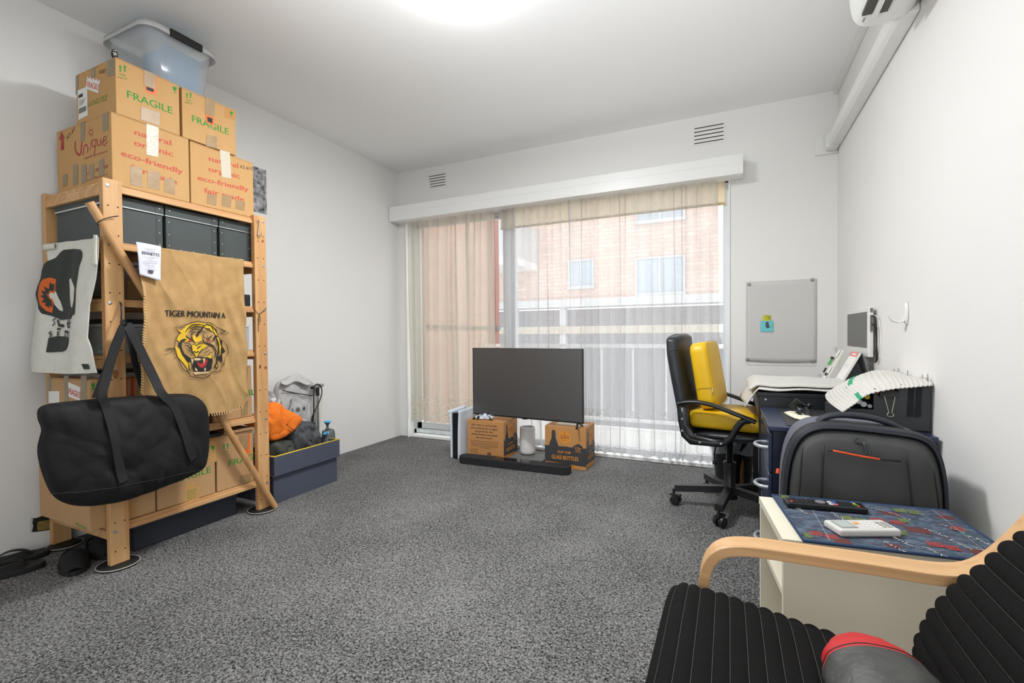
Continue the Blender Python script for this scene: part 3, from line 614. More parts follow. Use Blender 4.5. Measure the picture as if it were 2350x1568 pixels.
# ---------------------------------------------------------------- grey archive boxes, second level
m_arch = mat('slate_card', '434a49', rough=.6, var=.3, vscale=30, col2='39403f'); m_met = mat('nickel', 'd5d7d8', metal=.8, rough=.3)
for (y0, y1, lab) in ((1.098, 1.340, 'dark grey lidded archive box at the left end of the upper shelf'), (1.348, 1.603, 'dark grey lidded archive box in the middle of the upper shelf'), (1.611, 1.800, 'dark grey lidded archive box at the right end of the upper shelf')):
    t = thing('archive_box', lab, 'box', (-2.68, (y0+y1)/2, 1.424), group='dark grey archive boxes with metal corners')
    MB().box(-2.88, -2.474, y0+.004, y1-.004, 1.424, 1.60).build('body', m_arch, t, bevel=.002); MB().box(-2.885, -2.469, y0, y1, 1.585, 1.634).build('lid', m_arch, t, bevel=.002)
    MB().box(-2.469, -2.4675, y0, y1, 1.586, 1.5905).box(-2.885, -2.469, y0-.0012, y0, 1.586, 1.593).build('lid_edge', m_met, t)
    [MB().box(*q).build('corner_piece', mat('slate_corner', '3b4241', rough=.5), t) for q in ((-2.474, -2.4725, y0+.004, y0+.03, 1.425, 1.584), (-2.474, -2.4725, y1-.03, y1-.004, 1.425, 1.584), (-2.469, -2.4672, y0, y0+.035, 1.592, 1.634), (-2.469, -2.4672, y1-.035, y1, 1.592, 1.634))]
    f = MB()
    f = MB()
    for (y, z) in [(y0+.017, 1.445), (y0+.017, 1.50), (y0+.017, 1.56), (y1-.017, 1.445), (y1-.017, 1.50), (y1-.017, 1.56), (y0+.018, 1.615), (y1-.018, 1.615), (y0+.07, 1.432), (y0+.13, 1.432), (y1-.07, 1.432)]: f.lathe([(.0035, 0), (.0025, .0015)], 8, Matrix.Translation((-2.4722 if z < 1.59 else -2.467, y, z)) @ Matrix.Rotation(R(90), 4, 'Y'))
    f.build('rivets', m_met, t)
# third level: books, dark file box, clear box with a yellow folder
m_bk_ = [mat('book_tan', 'b98f6c', rough=.8), mat('book_cream', 'd9cbb4', rough=.8), mat('book_brown', '8a5f45', rough=.8), mat('book_grey', 'c9c9c7', rough=.8)]
def book(label, x0, x1, y0, y1, z0, z1, m, group):
    t = thing('book', label, 'book', ((x0+x1)/2, (y0+y1)/2, z0), group=group)
    MB().box(x0, x1, y0, y1, z0, z0+.0015).box(x0, x1, y0, y1, z1-.0015, z1).box(x0, x0+.002, y0, y1, z0, z1).build('cover', m, t); MB().box(x0+.004, x1-.003, y0+.003, y1-.003, z0+.0015, z1-.0015).build('pages', m_bk_[1], t)
tag(MB().box(-2.80, -2.46, 1.60, 1.775, 1.172, 1.236).box(-2.80, -2.459, 1.598, 1.776, 1.212, 1.216).build('file_box', mat('black_card', '22272a', rough=.5)), 'flat black box under the stack of books on the third shelf', 'box')
zz = 1.2365
for i, (hh, mm, nm) in enumerate(((.026, 3, 'grey'), (.020, 1, 'cream'), (.030, 1, 'cream'), (.034, 0, 'tan'), (.022, 3, 'grey'))):
    book('%s book, %s of the stack on the third shelf' % (nm, ('bottom one', 'second from bottom', 'middle one', 'tan one near top', 'topmost')[i]), -2.70, -2.475-.004*i, 1.60+.006*(i % 3), 1.752-.005*(i % 2), zz, zz+hh, m_bk_[mm], 'stacked books on the third shelf'); zz += hh+.0004
t = thing('clear_box', 'clear plastic box with a yellow folder inside on the third shelf', 'storage box', (-2.6, 1.25, 1.172)); m_clr = plastic_clear('dull_clear_plastic', '5a5a58', .45, .2)
MB().box(-2.78, -2.475, 1.13, 1.36, 1.172, 1.33).build('tray', m_clr, t); MB().box(-2.785, -2.47, 1.125, 1.365, 1.33, 1.345).build('lid', mat('black_card', '22272a'), t)
tag(MB().box(-2.70, -2.50, 1.20, 1.30, 1.176, 1.26).build('folder', mat('yellow_ochre', 'b98a1e', rough=.6), bevel=.002), 'mustard yellow folder inside the clear box', 'folder')
for i, (x, m_, nm) in enumerate(((-2.86, 2, 'brown'), (-2.82, 0, 'tan'))): book('%s book lying at the back left of the third shelf' % nm, -2.93, -2.80, 1.10, 1.30, 1.172+.03*i, 1.2+.03*i, m_bk_[m_], 'books at the back of the third shelf')
# fourth level: clear tubs
m_cl2 = plastic_clear('clear_plastic', 'cfd6d8', .25, .15)
t = thing('clear_box', 'clear plastic tub with teal item beside the left post on the fourth shelf', 'storage box', (-2.65, 1.25, .924)); MB().box(-2.86, -2.475, 1.10, 1.42, .924, 1.05).build('tray', m_cl2, t, solid=.002); MB().box(-2.865, -2.47, 1.095, 1.425, 1.05, 1.062).build('lid', mat('lid_grey', '9a9c9b', rough=.4), t)
tag(MB().lathe([(.045, 0), (.05, .01), (.045, .03), (.02, .045)], 24, Matrix.Translation((-2.70, 1.17, .935))).build('teal_pot', mat('teal_plastic', '1d6b62', rough=.4), smooth=True), 'teal green round pot inside the left clear tub', 'pot')
tag(MB().box(-2.64, -2.52, 1.14, 1.20, .93, .945).build('white_case', m_lab, bevel=.004), 'small white case inside the left clear tub', 'case')
tag(MB().box(-2.80, -2.50, 1.12, 1.30, 1.063, 1.085).build('flat_folder', mat('black_card', '22272a')), 'black flat folder lying on the left clear tub', 'folder')
t = thing('clear_box', 'clear plastic tub with grey cables at the right of the fourth shelf', 'storage box', (-2.65, 1.6, .924)); MB().box(-2.86, -2.475, 1.45, 1.775, .924, 1.055).build('tray', m_cl2, t, solid=.002); MB().box(-2.865, -2.47, 1.445, 1.778, 1.055, 1.065).build('lid', mat('lid_clear', 'd5dadb', rough=.3), t)
random.seed(4)
tag(MB().tube(chaikin([(-2.65+.13*math.cos(i*1.3)*random.uniform(.5, 1), 1.62+.12*math.sin(i*1.7), .935+.007*i % .06) for i in range(16)], 2, False), .006, 6).build('cable', mat('slate_cable', '4e5a66', rough=.5), smooth=True), 'slate grey cable coiled inside the right clear tub', 'cable')
# fifth level: FRAGILE cartons, papers
bE = carton('carton with FRAGILE sticker and up arrow at the left end of the fifth shelf', -2.83, -2.475, 1.04, 1.30, .549, .822, m_card2, 'cartons on the fifth shelf')
k = Ink((0, 1.04, 0), (0, -1, 0), off=.002); k.poly([(157, 877), (185, 889), (184, 920), (158, 910)]); k.poly([(112, 898), (137, 898), (137, 925), (112, 925)]); k.build('sticker', m_lab, bE)
k = Ink((0, 1.04, 0), (0, -1, 0), off=.0035); k.text('FRAGILE', (158, 904), (184, 914), .028, 0, bold=.02); k.build('sticker_print', MATS['red_orange_ink'], bE)
k = Ink((0, 1.04, 0), (0, -1, 0), off=.0015); k.poly([(147, 862), (158, 862), (158, 925), (147, 925)]); k.poly([(186, 862), (199, 862), (199, 925), (186, 925)]); k.poly([(110, 864), (117, 864), (117, 925), (110, 925)]); k.build('dull_tape', m_gtape, bE)
k = Ink((-2.475, 0, 0), (1, 0, 0)); k.poly([(214, 877), (220, 886), (216.5, 886), (216.5, 896), (211.5, 896), (211.5, 886), (208, 886)]); k.build('up_arrow', m_grn, bE)
bF = carton('carton with red tape stripe behind the sack on the fifth shelf', -2.83, -2.475, 1.31, 1.545, .549, .80, m_card2, 'cartons on the fifth shelf')
k = Ink((-2.475, 0, 0), (1, 0, 0)); k.poly([(300, 858), (307, 858), (307, 910), (300, 910)]); k.poly([(288, 865), (292, 865), (292, 910), (288, 910)]); k.build('red_strip', MATS['red_orange_ink'], bF)
bG = carton('carton showing green letters and an orange tag right of the sack, fifth shelf', -2.83, -2.46, 1.555, 1.775, .549, .836, m_card2, 'cartons on the fifth shelf')
k = Ink((-2.46, 0, 0), (1, 0, 0)); k.text('FRAGILE', (512, 922), (597, 903), .036, 0, bold=.012); k.build('printed_words', m_grn, bG)
k = Ink((-2.46, 0, 0), (1, 0, 0), off=.002); k.poly([(556, 880), (563, 878), (562, 895), (555, 896)]); k.build('orange_label', m_org, bG)
k = Ink((-2.46, 0, 0), (1, 0, 0), off=.003); k.poly([(556, 842), (570, 840), (566, 880), (556, 884)]); k.poly([(553, 925), (569, 920), (568, 952), (553, 957)]); k.build('brown_tape', m_tape, bG)
tag(MB().box(-2.82, -2.47, 1.42, 1.76, .8375, .895).build('white_carton', mat('white_card', 'e6e7e8', rough=.6), bevel=.002), 'flat white box lying on the fifth shelf cartons', 'box')
tag(MB().box(-2.80, -2.46, 1.08, 1.40, .8235, .842).build('magazine_stack', mat('dim_paper', '8c8680', rough=.7), bevel=.001), 'thin pile of grey magazines on the fifth shelf carton', 'magazines')
# bottom level: four cartons
bH = carton('plain carton jutting out past the left end of the lowest shelf', -2.90, -2.457, 1.024, 1.150+.125, .179, .46, m_card2, 'cartons on the lowest shelf')
k = Ink((0, 1.024, 0), (0, -1, 0)); k.text('FRAGILE', (174, 1205), (199, 1216), .012, 0, bold=.01); k.build('printed_words', m_grn, bH)
k = Ink((-2.457, 0, 0), (1, 0, 0), off=.0015); k.poly([(293, 1160), (313, 1150), (313, 1182), (293, 1190)]); k.build('glue_mark', m_cbrown, bH)
bI = carton('carton with green lettering between the duffel bag and the lowest shelf rail', -2.83, -2.455, 1.282, 1.556, .179, .43, m_card2, 'cartons on the lowest shelf')
k = Ink((-2.455, 0, 0), (1, 0, 0)); k.text('FRAGILE', (392, 1113), (484, 1084), .034, 0, bold=.012); wineglass(k, 488, 1022, 11)
for q in range(5): k.text('FREE RANGE PACKING CO 3051 AUS'[q*4:q*4+11], (429, 1130+q*5), (452, 1123+q*5), .006)
k.build('printed_words', m_grn, bI)
k = Ink((-2.455, 0, 0), (1, 0, 0), off=.0008); k.poly([(426, 1112), (447, 1105), (448, 1118), (457, 1116), (456, 1146), (424, 1153)]); k.poly([(480, 1000), (498, 995), (497, 1060), (480, 1062)]); k.build('brown_tape', m_cbrown, bI)
bJ = carton('carton with green FRAGILE lettering behind the stick on the lowest shelf', -2.83, -2.455, 1.566, 1.775, .179, .475, m_card2, 'cartons on the lowest shelf')
fragile_front(bJ, -2.455, ((525, 1071), (610, 1046)), (514, 1017, 9), None, [[(549, 1000), (570, 996), (568, 1030), (552, 1036)], [(550, 1092), (575, 1086), (575, 1105), (550, 1110)]], [[(570, 995), (573, 994), (572, 1042), (557, 1044), (557, 1026), (569, 1024)]], addr=(556, 1095, 5, 18, -3))
tag(MB().prism([(-2.80, 1.38, .4765), (-2.44, 1.40, .4765), (-2.43, 1.58, .4765), (-2.80, 1.60, .4765)], (0, 0, .018)).build('black_folder', m_ink, bevel=.002), 'limp black folder lying on the lowest shelf cartons', 'folder')
tag(MB().prism([(-2.80, 1.605, .4765), (-2.45, 1.605, .4765), (-2.44, 1.77, .4765), (-2.80, 1.77, .4765)], (0, 0, .012)).build('paper_bag', mat('kraft_paper', 'a9825c', rough=.8, bump=.5, bscale=30)), 'flattened brown paper bag on top of the right lowest carton', 'bag')
m_navy = mat('navy_fabric', '4b505f', rough=.85, var=.3, vscale=60, col2='404453')
t = thing('fabric_box', 'low dark navy fabric box on the floor under the shelf', 'storage box', (-2.7, 1.47, 0)); MB().box(-2.90, -2.52, 1.21, 1.715, .001, .118).build('body', mat('near_black_fabric', '30333c', rough=.85), t, bevel=.006); MB().box(-2.905, -2.515, 1.205, 1.72, .108, .122).build('lid', m_navy, t, bevel=.003)

# ================================================================ things hanging on the shelf
# wooden stick
m_stk = mat('beech_stick', 'c99a68', col2='a9764a', kind='wood', vscale=3, var=.4, stretch=(5, 5, .6), rough=.45)
a, b = at(205, 464, X=-2.392), at(631, 1163, Z=.012)
tag(MB().cyl(a, b, .0165, .0165, 16).build('wooden_stick', m_stk, smooth=False), 'long round beech stick leaning diagonally across the shelf front', 'stick')
m_cord = mat('black_cord', '1c1a1c', rough=.7)
p1, p2 = at(222, 506, X=-2.40), at(272, 496, X=-2.40); q = at(243, 520, X=-2.355)
tag(MB().tube(chaikin([p2, at(255, 498, X=-2.412), at(238, 503, X=-2.35), at(222, 511, X=-2.355), at(226, 519, X=-2.40)], 2, False), .0022, 6).build('cord_tie', m_cord, smooth=True), 'black cord tying the stick to the left post', 'cord')
tag(MB().tube(chaikin([at(583, 708, X=-2.418), at(588, 716, X=-2.416), at(595, 722, X=-2.416), at(604, 715, X=-2.416), at(611, 707, X=-2.416)], 2, False), .0014, 6).tube(chaikin([at(595, 722, X=-2.416), at(598, 732, X=-2.415), at(596, 741, X=-2.415), at(592, 735, X=-2.415), at(595, 722, X=-2.416)], 2, False), .0012, 6).tube([at(594, 724, X=-2.416), at(593, 745, X=-2.415), at(593, 762, X=-2.416)], .0012, 6).build('cord_tie', m_cord, smooth=True), 'thin dark cord knotted around the right front post', 'cord')
tag(MB().tube(chaikin([at(591, 504, X=-2.41), at(593, 506, X=-2.408), at(594, 512, X=-2.416), at(592, 538, X=-2.414), at(594, 543, X=-2.408), at(599, 542, X=-2.40), at(601, 533, X=-2.398)], 2, False), .0022, 6).build('steel_hook', mat('steel_wire', '9aa0a4', metal=.8, rough=.35), smooth=True), 'steel S-shaped hook hanging at the top of the right post', 'hook')
# burlap sack
m_jute = mat('jute', 'ba9663', col2='a07c4e', var=.7, vscale=18, rough=.95, bump=.12, bscale=420)
SX = -2.352
def sackw(v):
    y, z = v.y, v.z; f_ = (1.42-z)/.8
    d = .010*noise.noise(Vector((y*9, z*3.2, 1)))+.013*noise.noise(Vector((y*22+z*6, z*5, 4)))*min(1, max(0, f_*3)) + .02*f_+.008*math.sin(y*26+z*2)+.009*(1-abs(noise.noise(Vector((y*7+z*2, z*3, 8)))))**4
    return Vector((v.x+max(.0, d+.008)*1.1, y, z))
t = thing('burlap_sack', 'brown burlap sack printed with a roaring tiger head hanging on the shelf front', 'sack', (SX, 1.42, .62))
cL = [(309, 560), (314, 640), (322, 680), (317, 760), (313, 830), (312, 905)]; cR = [(553, 597), (553, 680), (555, 760), (556, 850), (556, 900), (553, 932)]
def lerp_pl(pl, v):
    q = v*(len(pl)-1); i = min(int(q), len(pl)-2); q -= i; return ((1-q)*pl[i][0]+q*pl[i+1][0], (1-q)*pl[i][1]+q*pl[i+1][1])
def sackf(u, v):
    l, r = lerp_pl(cL, v), lerp_pl(cR, v); x = l[0]*(1-u)+r[0]*u; y = l[1]*(1-u)+r[1]*u
    if v > .8: y += 40*math.sin(u*math.pi)*(v-.8)/.2*.75
    return sackw(at(x, y, X=SX))
MB().grid(sackf, 110, 150).build('cloth', m_jute, t, smooth=True, solid=.003)
f = MB()
for i in range(46):
    a = sackf(0, .25+i*.0163); f.tube([a+Vector((.004, -.003, .003)), a+Vector((.006, .007, -.004))], .0022, 5)
for i in range(40): a = sackf(.02+i*.0245, 1); f.tube([a+Vector((.003, 0, .006)), a+Vector((.006, .004, -.010))], .0022, 5)
f.build('stitching', mat('jute_thread', 'dcb985', rough=.9), t, kind='stuff')
K = 220/1916
def Z_(x, y): return (340+x*K, 720+y*K)
k = Ink((SX, 0, 0), (1, 0, 0), off=.003, warp=sackw, maxe=.012)
k.text('TIGER MOUNTAIN A', (375, 726), (513, 731), .030, 0, bold=.028)
def tp(l, mi): k.poly([Z_(*q) for q in l], mi)
def ts(l, w_, mi=0): k.stroke([Z_(*q) for q in l], w_, mi)
tp([(600, 330), (700, 250), (870, 175), (1020, 200), (1180, 190), (1300, 290), (1300, 400), (1150, 330), (1000, 260), (860, 260), (730, 350), (690, 470), (780, 520), (700, 560), (620, 560), (600, 680), (640, 780), (760, 880), (860, 850), (800, 750), (780, 640), (860, 590), (1000, 600), (1060, 640), (980, 720), (900, 860), (700, 900), (660, 860), (600, 760), (560, 700), (560, 560), (520, 520), (560, 420), (600, 400), (540, 320)], 1)
tp([(830, 400), (900, 470), (960, 420), (980, 540), (880, 580), (800, 520)], 1); tp([(470, 640), (560, 700), (640, 860), (760, 960), (740, 1150), (640, 1000), (520, 860)], 1); tp([(1200, 260), (1330, 460), (1390, 680), (1360, 820), (1330, 700), (1310, 540)], 1); tp([(880, 860), (1060, 860), (1140, 780), (1120, 900), (1000, 880)], 1); tp([(1210, 1020), (1270, 920), (1260, 1080)], 1)
tp([(800, 930), (860, 960), (1060, 880), (1150, 900), (1140, 1100), (1080, 1150), (850, 1170), (790, 1080)], 0)
tp([(870, 960), (940, 1000), (1000, 960), (1060, 900), (1060, 960), (1030, 1030), (960, 1085), (900, 1050)], 2)
for l in ([(760, 900), (800, 880), (810, 930), (800, 1010)], [(975, 890), (1020, 890), (1000, 1000)], [(820, 890), (940, 880), (930, 930), (830, 930)], [(840, 1070), (880, 1110), (890, 1150), (850, 1130)], [(1010, 1070), (1030, 1100), (1020, 1150), (995, 1130)], [(810, 1165), (1100, 1150), (1060, 1190), (850, 1215)]): tp(l, 3)
for l in ([(730, 505), (800, 520), (780, 550), (740, 545)], [(1060, 520), (1130, 525), (1110, 555), (1060, 550)]): tp(l, 2)
tp([(540, 600), (600, 520), (680, 490), (610, 560), (600, 680), (640, 790), (760, 890), (760, 970), (700, 970), (600, 820), (560, 700)], 0)
tp([(1370, 500), (1440, 560), (1420, 640), (1500, 760), (1400, 790), (1410, 950), (1250, 870), (1380, 820), (1370, 720), (1400, 650)], 0)
tp([(1250, 440), (1300, 430), (1320, 470), (1270, 470), (1200, 560), (1210, 480)], 0)
for l in ([(490, 280), (640, 235), (760, 200), (900, 155), (1040, 190), (1150, 185), (1300, 260), (1400, 300), (1550, 390), (1490, 425), (1390, 400)], [(490, 280), (530, 340), (570, 400), (500, 480), (480, 570), (470, 650), (440, 680), (460, 790), (510, 860), (560, 1000), (610, 1110), (700, 1160), (740, 1190), (760, 1250), (880, 1280), (1010, 1290), (1110, 1220), (1120, 1160), (1250, 1160), (1380, 1130), (1390, 1040), (1450, 1020), (1480, 900), (1550, 790), (1530, 640), (1450, 530), (1440, 440)]): ts(l, .0035)
for l, w_ in (([(670, 380), (720, 310), (820, 230), (900, 215), (1000, 230)], .005), ([(1010, 230), (960, 330), (920, 370), (900, 440), (890, 470)], .008), ([(680, 430), (700, 470), (740, 490), (800, 520), (840, 550)], .005), ([(1000, 250), (1080, 220), (1180, 240), (1220, 340)], .006), ([(1040, 300), (1130, 300), (1170, 360), (1060, 320)], .004), ([(930, 380), (1000, 350), (1080, 380), (980, 390)], .004), ([(780, 430), (820, 380), (880, 370)], .005), ([(770, 360), (860, 310), (940, 320)], .005), ([(760, 300), (880, 250), (980, 270)], .004), ([(820, 520), (800, 450), (840, 400)], .004), ([(990, 420), (1000, 490), (1040, 480)], .004), ([(1080, 420), (1060, 500), (1140, 470), (1190, 430)], .005), ([(980, 520), (1000, 580), (1100, 610), (1180, 640), (1250, 740), (1230, 820)], .009), ([(1050, 500), (1120, 520), (1180, 540), (1080, 600)], .004), ([(650, 590), (740, 600), (780, 660), (780, 780), (850, 860)], .005), ([(800, 620), (850, 600), (870, 640), (920, 600), (980, 600)], .004), ([(640, 640), (700, 640), (740, 700), (740, 760), (690, 700)], .004), ([(880, 710), (910, 670), (950, 650)], .005), ([(790, 770), (830, 755), (860, 775), (900, 755), (930, 770), (880, 850)], .005), ([(980, 700), (920, 790), (880, 860), (1080, 880)], .005), ([(1010, 700), (1090, 660)], .004), ([(1000, 780), (1110, 720)], .004), ([(920, 850), (1040, 825)], .003), ([(1210, 880), (1220, 830), (1260, 800)], .005), ([(1250, 480), (1280, 560), (1270, 660)], .005), ([(1290, 500), (1330, 620), (1310, 760), (1280, 830), (1250, 980), (1200, 1040), (1240, 1110), (1270, 1060), (1260, 980)], .008), ([(1300, 330), (1340, 470), (1440, 560)], .006), ([(1200, 250), (1280, 320), (1300, 380)], .007), ([(1360, 380), (1440, 390), (1480, 360), (1400, 320)], .004), ([(560, 290), (670, 275)], .005), ([(1140, 830), (1150, 1000)], .003), ([(720, 970), (730, 1100), (760, 1160)], .004), ([(1270, 890), (1380, 930), (1450, 1020)], .005), ([(750, 900), (860, 870), (1000, 890)], .004), ([(240, 810), (460, 740)], .003), ([(260, 735), (350, 710), (460, 715)], .003), ([(275, 700), (370, 690), (460, 700)], .003), ([(430, 900), (490, 850)], .003), ([(620, 560), (650, 530), (700, 510)], .004), ([(1170, 760), (1120, 770), (1070, 820)], .003)): ts(l, w_)
k.build('printed_tiger', [m_ink, mat('yellow_ink', 'dcb32a', rough=.8), mat('blood_red_ink', 'b32a2c', rough=.8), mat('jute_bare', 'd9bd92', rough=.9)], t)
# receipt paper pinned on the sack corner
PX = -2.308
def papw(v): return Vector((v.x+.006*noise.noise(Vector((v.y*16, v.z*12, 2)))+.004*math.sin(v.y*50), v.y, v.z))
t = tag(MB().grid(lambda u, v: papw(at((312+(370-312)*u)+10*v*(1-u)*.8, 555+10*u+(76*v+(-0)*u)+4*v*u, X=PX)), 12, 16).build('receipt', mat('receipt_paper', 'dcdbe6', rough=.6), smooth=True, solid=.0006), 'creased white receipt hanging on the top left corner of the sack', 'receipt')
k = Ink((PX, 0, 0), (1, 0, 0), off=.0014, warp=papw, maxe=.02); k.text('BENNETTS', (324, 583), (366, 589), .013, 0, bold=.012)
for q, (a_, b_) in enumerate(((330, 358), (334, 356), (326, 360), (338, 352), (328, 362), (326, 362), (330, 356), (336, 354), (332, 358), (334, 356), (336, 352))): y = 571+q*5 if q < 2 else 590+(q-2)*4.6; k.stroke([(a_, y), (b_, y+2)], .0009, 0, False)
k.poly([(339, 619), (352, 621), (351, 628), (340, 626)]); k.build('printed_text', mat('grey_ink', '4a4a52'), t)
# tea towel on the left side
TN = Vector((0, -1, .10)).normalized(); TP = Vector((-2.7, 1.062, 1.42))
def towp(x, y): return at(x, y, pn=(TP, TN))
def towwarp(v):
    d = .010*noise.noise(Vector((v.x*10, v.z*2.5, 9)))+.010*math.sin(v.x*20+1.2*v.z)*min(1, max(0, (1.43-v.z)*3)); return v+TN*max(-.004, d+.004)
t = thing('tea_towel', 'off-white tea towel printed with a dark skull shape and orange eye at the shelf end', 'towel', (-2.65, 1.05, .85))
tl = [(110, 561), (116, 600), (92, 660), (78, 730), (68, 800), (66, 838), (74, 853)]; tr_ = [(231, 545), (229, 590), (222, 640), (210, 700), (203, 775), (212, 820), (222, 856)]
def towf(u, v):
    l, r = lerp_pl(tl, v), lerp_pl(tr_, v); x = l[0]*(1-u)+r[0]*u; y = l[1]*(1-u)+r[1]*u
    if v > .9: y += 8*math.sin(u*3)*(v-.9)*10*.5
    return towwarp(towp(x, y))
m_tow = mat('white_cotton', 'dddbd0', col2='c9c7bc', var=.5, vscale=20, rough=.9, bump=.2, bscale=200)
MB().grid(towf, 70, 100).build('cloth', m_tow, t, smooth=True, solid=.002)
MB().grid(lambda u, v: towwarp(towp(111+22*u, 563-4*u+14*v))+TN*(.006+.006*math.sin(v*3)), 8, 5).grid(lambda u, v: towwarp(towp(221+12*u*(1-v*.3), 541+1*u+70*v))+TN*(.006+.006*math.sin(u*3)), 5, 10).build('folded_corner', m_tow, t, smooth=True, solid=.0015)
k = Ink(TP, TN, off=.0025, warp=towwarp, maxe=.014); s_ = 200/950
def Q(l): return [(60+x*s_, 540+y*s_) for x, y in l]
k.poly(Q([(430, 165), (520, 150), (610, 160), (630, 200), (625, 260), (600, 340), (588, 480), (580, 600), (585, 760), (585, 870), (540, 885), (530, 920), (460, 915), (380, 925), (340, 905), (290, 880), (225, 860), (175, 800), (130, 700), (122, 640), (150, 560), (200, 480), (215, 400), (235, 330), (270, 290), (340, 250), (390, 190)]), 0)
k.poly(Q([(160, 640), (175, 560), (230, 490), (290, 465), (345, 485), (335, 600), (318, 700), (310, 780), (300, 850), (260, 830), (210, 770), (170, 700)]), 1)
k.poly(Q([(290, 515), (310, 540), (330, 530), (325, 600), (300, 620), (290, 600), (275, 650), (260, 640), (280, 690), (300, 720), (305, 790), (280, 770), (285, 800), (250, 770), (255, 740), (220, 740), (245, 700), (205, 665), (240, 660), (215, 605), (255, 620), (245, 565), (280, 590)]), 0)
k.poly(Q([(282, 650), (300, 625), (318, 640), (340, 612), (360, 680), (400, 800), (398, 832), (360, 815), (325, 760), (310, 700), (290, 690)]), 2)
k.poly(Q([(470, 490), (485, 468), (545, 530), (572, 580), (572, 720), (555, 800), (535, 780), (505, 680), (475, 560)]), 2)
k.poly(Q([(268, 1120), (340, 1100), (430, 1105), (482, 1115), (470, 1190), (430, 1250), (390, 1270), (245, 1278)]), 0)
for l, w_ in (([(330, 905), (305, 925), (320, 955), (300, 990)], .006), ([(345, 920), (355, 980), (410, 990)], .013), ([(450, 975), (520, 955), (490, 925), (455, 960), (470, 1000), (510, 1005)], .011), ([(290, 1050), (275, 1070), (292, 1085), (278, 1110)], .009), ([(350, 1045), (345, 1110)], .012), ([(340, 1022), (375, 1024)], .009), ([(430, 1105), (425, 1050), (480, 1060), (490, 1110)], .012)): k.stroke(Q(l), w_, 0, False)
k.poly(Q([(638, 1405), (690, 1405), (705, 1460), (655, 1462)]), 0); k.build('printed_skull', [mat('charcoal_ink', '2c302c', rough=.8), mat('burnt_orange_ink', 'd9621c', rough=.8), m_tow], t)
# duffel bag
m_duf = mat('black_nylon', '121214', rough=.72, spec=.35, bump=.25, bscale=16); m_web = mat('black_webbing', '111112', rough=.75)
t = thing('duffel_bag', 'large black duffel bag hanging from a hook on the left post', 'bag', (-2.30, 1.12, .33))
DX = -2.31
ol = [(86, 934), (120, 925), (180, 919), (260, 912), (330, 908), (400, 903), (440, 905), (462, 917), (474, 935), (480, 970), (477, 1010), (476, 1045), (472, 1072), (440, 1092), (380, 1115), (320, 1138), (260, 1156), (200, 1164), (150, 1158), (118, 1138), (100, 1100), (88, 1060), (84, 1030), (90, 1005), (96, 985), (84, 960)]
op = chaikin([at(x, y, X=DX) for x, y in ol], 3)
MB().pillow(op, (1, 0, 0), .085, .025, rings=22, power=.33, wob=.020, wsc=5, ctr=at(285, 1040, X=DX), crease=.030, csc=6).build('bag_body', m_duf, t, smooth=True)
def onbag(x, y, e=.0): 
    p = at(x, y, X=DX); c = at(285, 1040, X=DX)
    # distance ratio to the outline in this direction
    d = p-c; ang = math.atan2(d.z, d.y); best = 1e9; n = len(op)
    for i in range(n):
        a, b = op[i]-c, op[(i+1) % n]-c; den = (b.y-a.y)*math.sin(ang)-(b.z-a.z)*math.cos(ang)
        if abs(den) < 1e-9: continue
        s = (a.z*math.cos(ang)-a.y*math.sin(ang))/den; r_ = (a.y+(b.y-a.y)*s)*math.cos(ang)+(a.z+(b.z-a.z)*s)*math.sin(ang)
        if 0 <= s <= 1 and r_ > 0: best = min(best, r_)
    q = min(.999, math.hypot(d.y, d.z)/best); h = .085*(1-q*q)**.33; w_ = noise.noise(p*5)*.020*(1-q*q)**.4+crum(p, .030, 6)*(1-q*q)**.25
    p.x += h+w_+e; return p
hk = at(287, 745, X=-2.30)
m_sw = dict(flat=(.019, .0022, (1, 0, .1)))
def strap(pxs, up, name='strap'):
    pts = [onbag(x, y, .006) for x, y in pxs]; pts = up+pts if up else pts
    return MB().tube(chaikin(pts, 3, False), .02, 4, flat=(.0185, .002, (1, 0, 0))).build(name, m_web, t)
strap([(228, 930), (232, 960), (238, 1000), (244, 1040), (251, 1080), (256, 1100)], [at(290, 742, X=-2.335), at(283, 752, X=-2.31), at(262, 800, X=-2.30), at(243, 870, X=-2.27), at(232, 910, X=-2.24)])
strap([(378, 925), (392, 960), (404, 1000), (412, 1030), (424, 1050)], [at(290, 742, X=-2.33), at(298, 755, X=-2.31), at(325, 810, X=-2.30), at(355, 870, X=-2.27), at(370, 905, X=-2.24)])
MB().tube(chaikin([at(289, 743, X=-2.355), at(276, 765, X=-2.36), at(250, 840, X=-2.36), at(222, 915, X=-2.35)], 2, False), .02, 4, flat=(.017, .002, (1, 0, 0))).tube(chaikin([at(289, 743, X=-2.355), at(298, 765, X=-2.36), at(308, 830, X=-2.36), at(325, 880, X=-2.36), at(334, 912, X=-2.35)], 2, False), .02, 4, flat=(.012, .002, (1, 0, 0))).build('strap', m_web, t)
k = MB().prism([onbag(x, y, .001) for x, y in ((340, 1074), (353, 1071), (353, 1100), (339, 1104))], (.002, 0, 0)).build('tab', m_web, t)
sp_ = [onbag(110+i*18, 1136-i*3.2-(3 if i < 3 else 0), .001) for i in range(20)]; MB().tube(sp_, .0012, 5).build('seam', mat('dark_seam', '2b2c2e', rough=.6), t)
tag(MB().tube(chaikin([at(275, 694, X=-2.419), at(278, 697, X=-2.405), at(279, 715, X=-2.39), at(278, 738, X=-2.36), at(284, 748, X=-2.325), at(291, 746, X=-2.31), at(286, 733, X=-2.30)], 2, False), .003, 8).build('black_hook', mat('black_steel', '1b1822', rough=.4), smooth=True), 'black hook in the left post holding the duffel bag', 'hook')

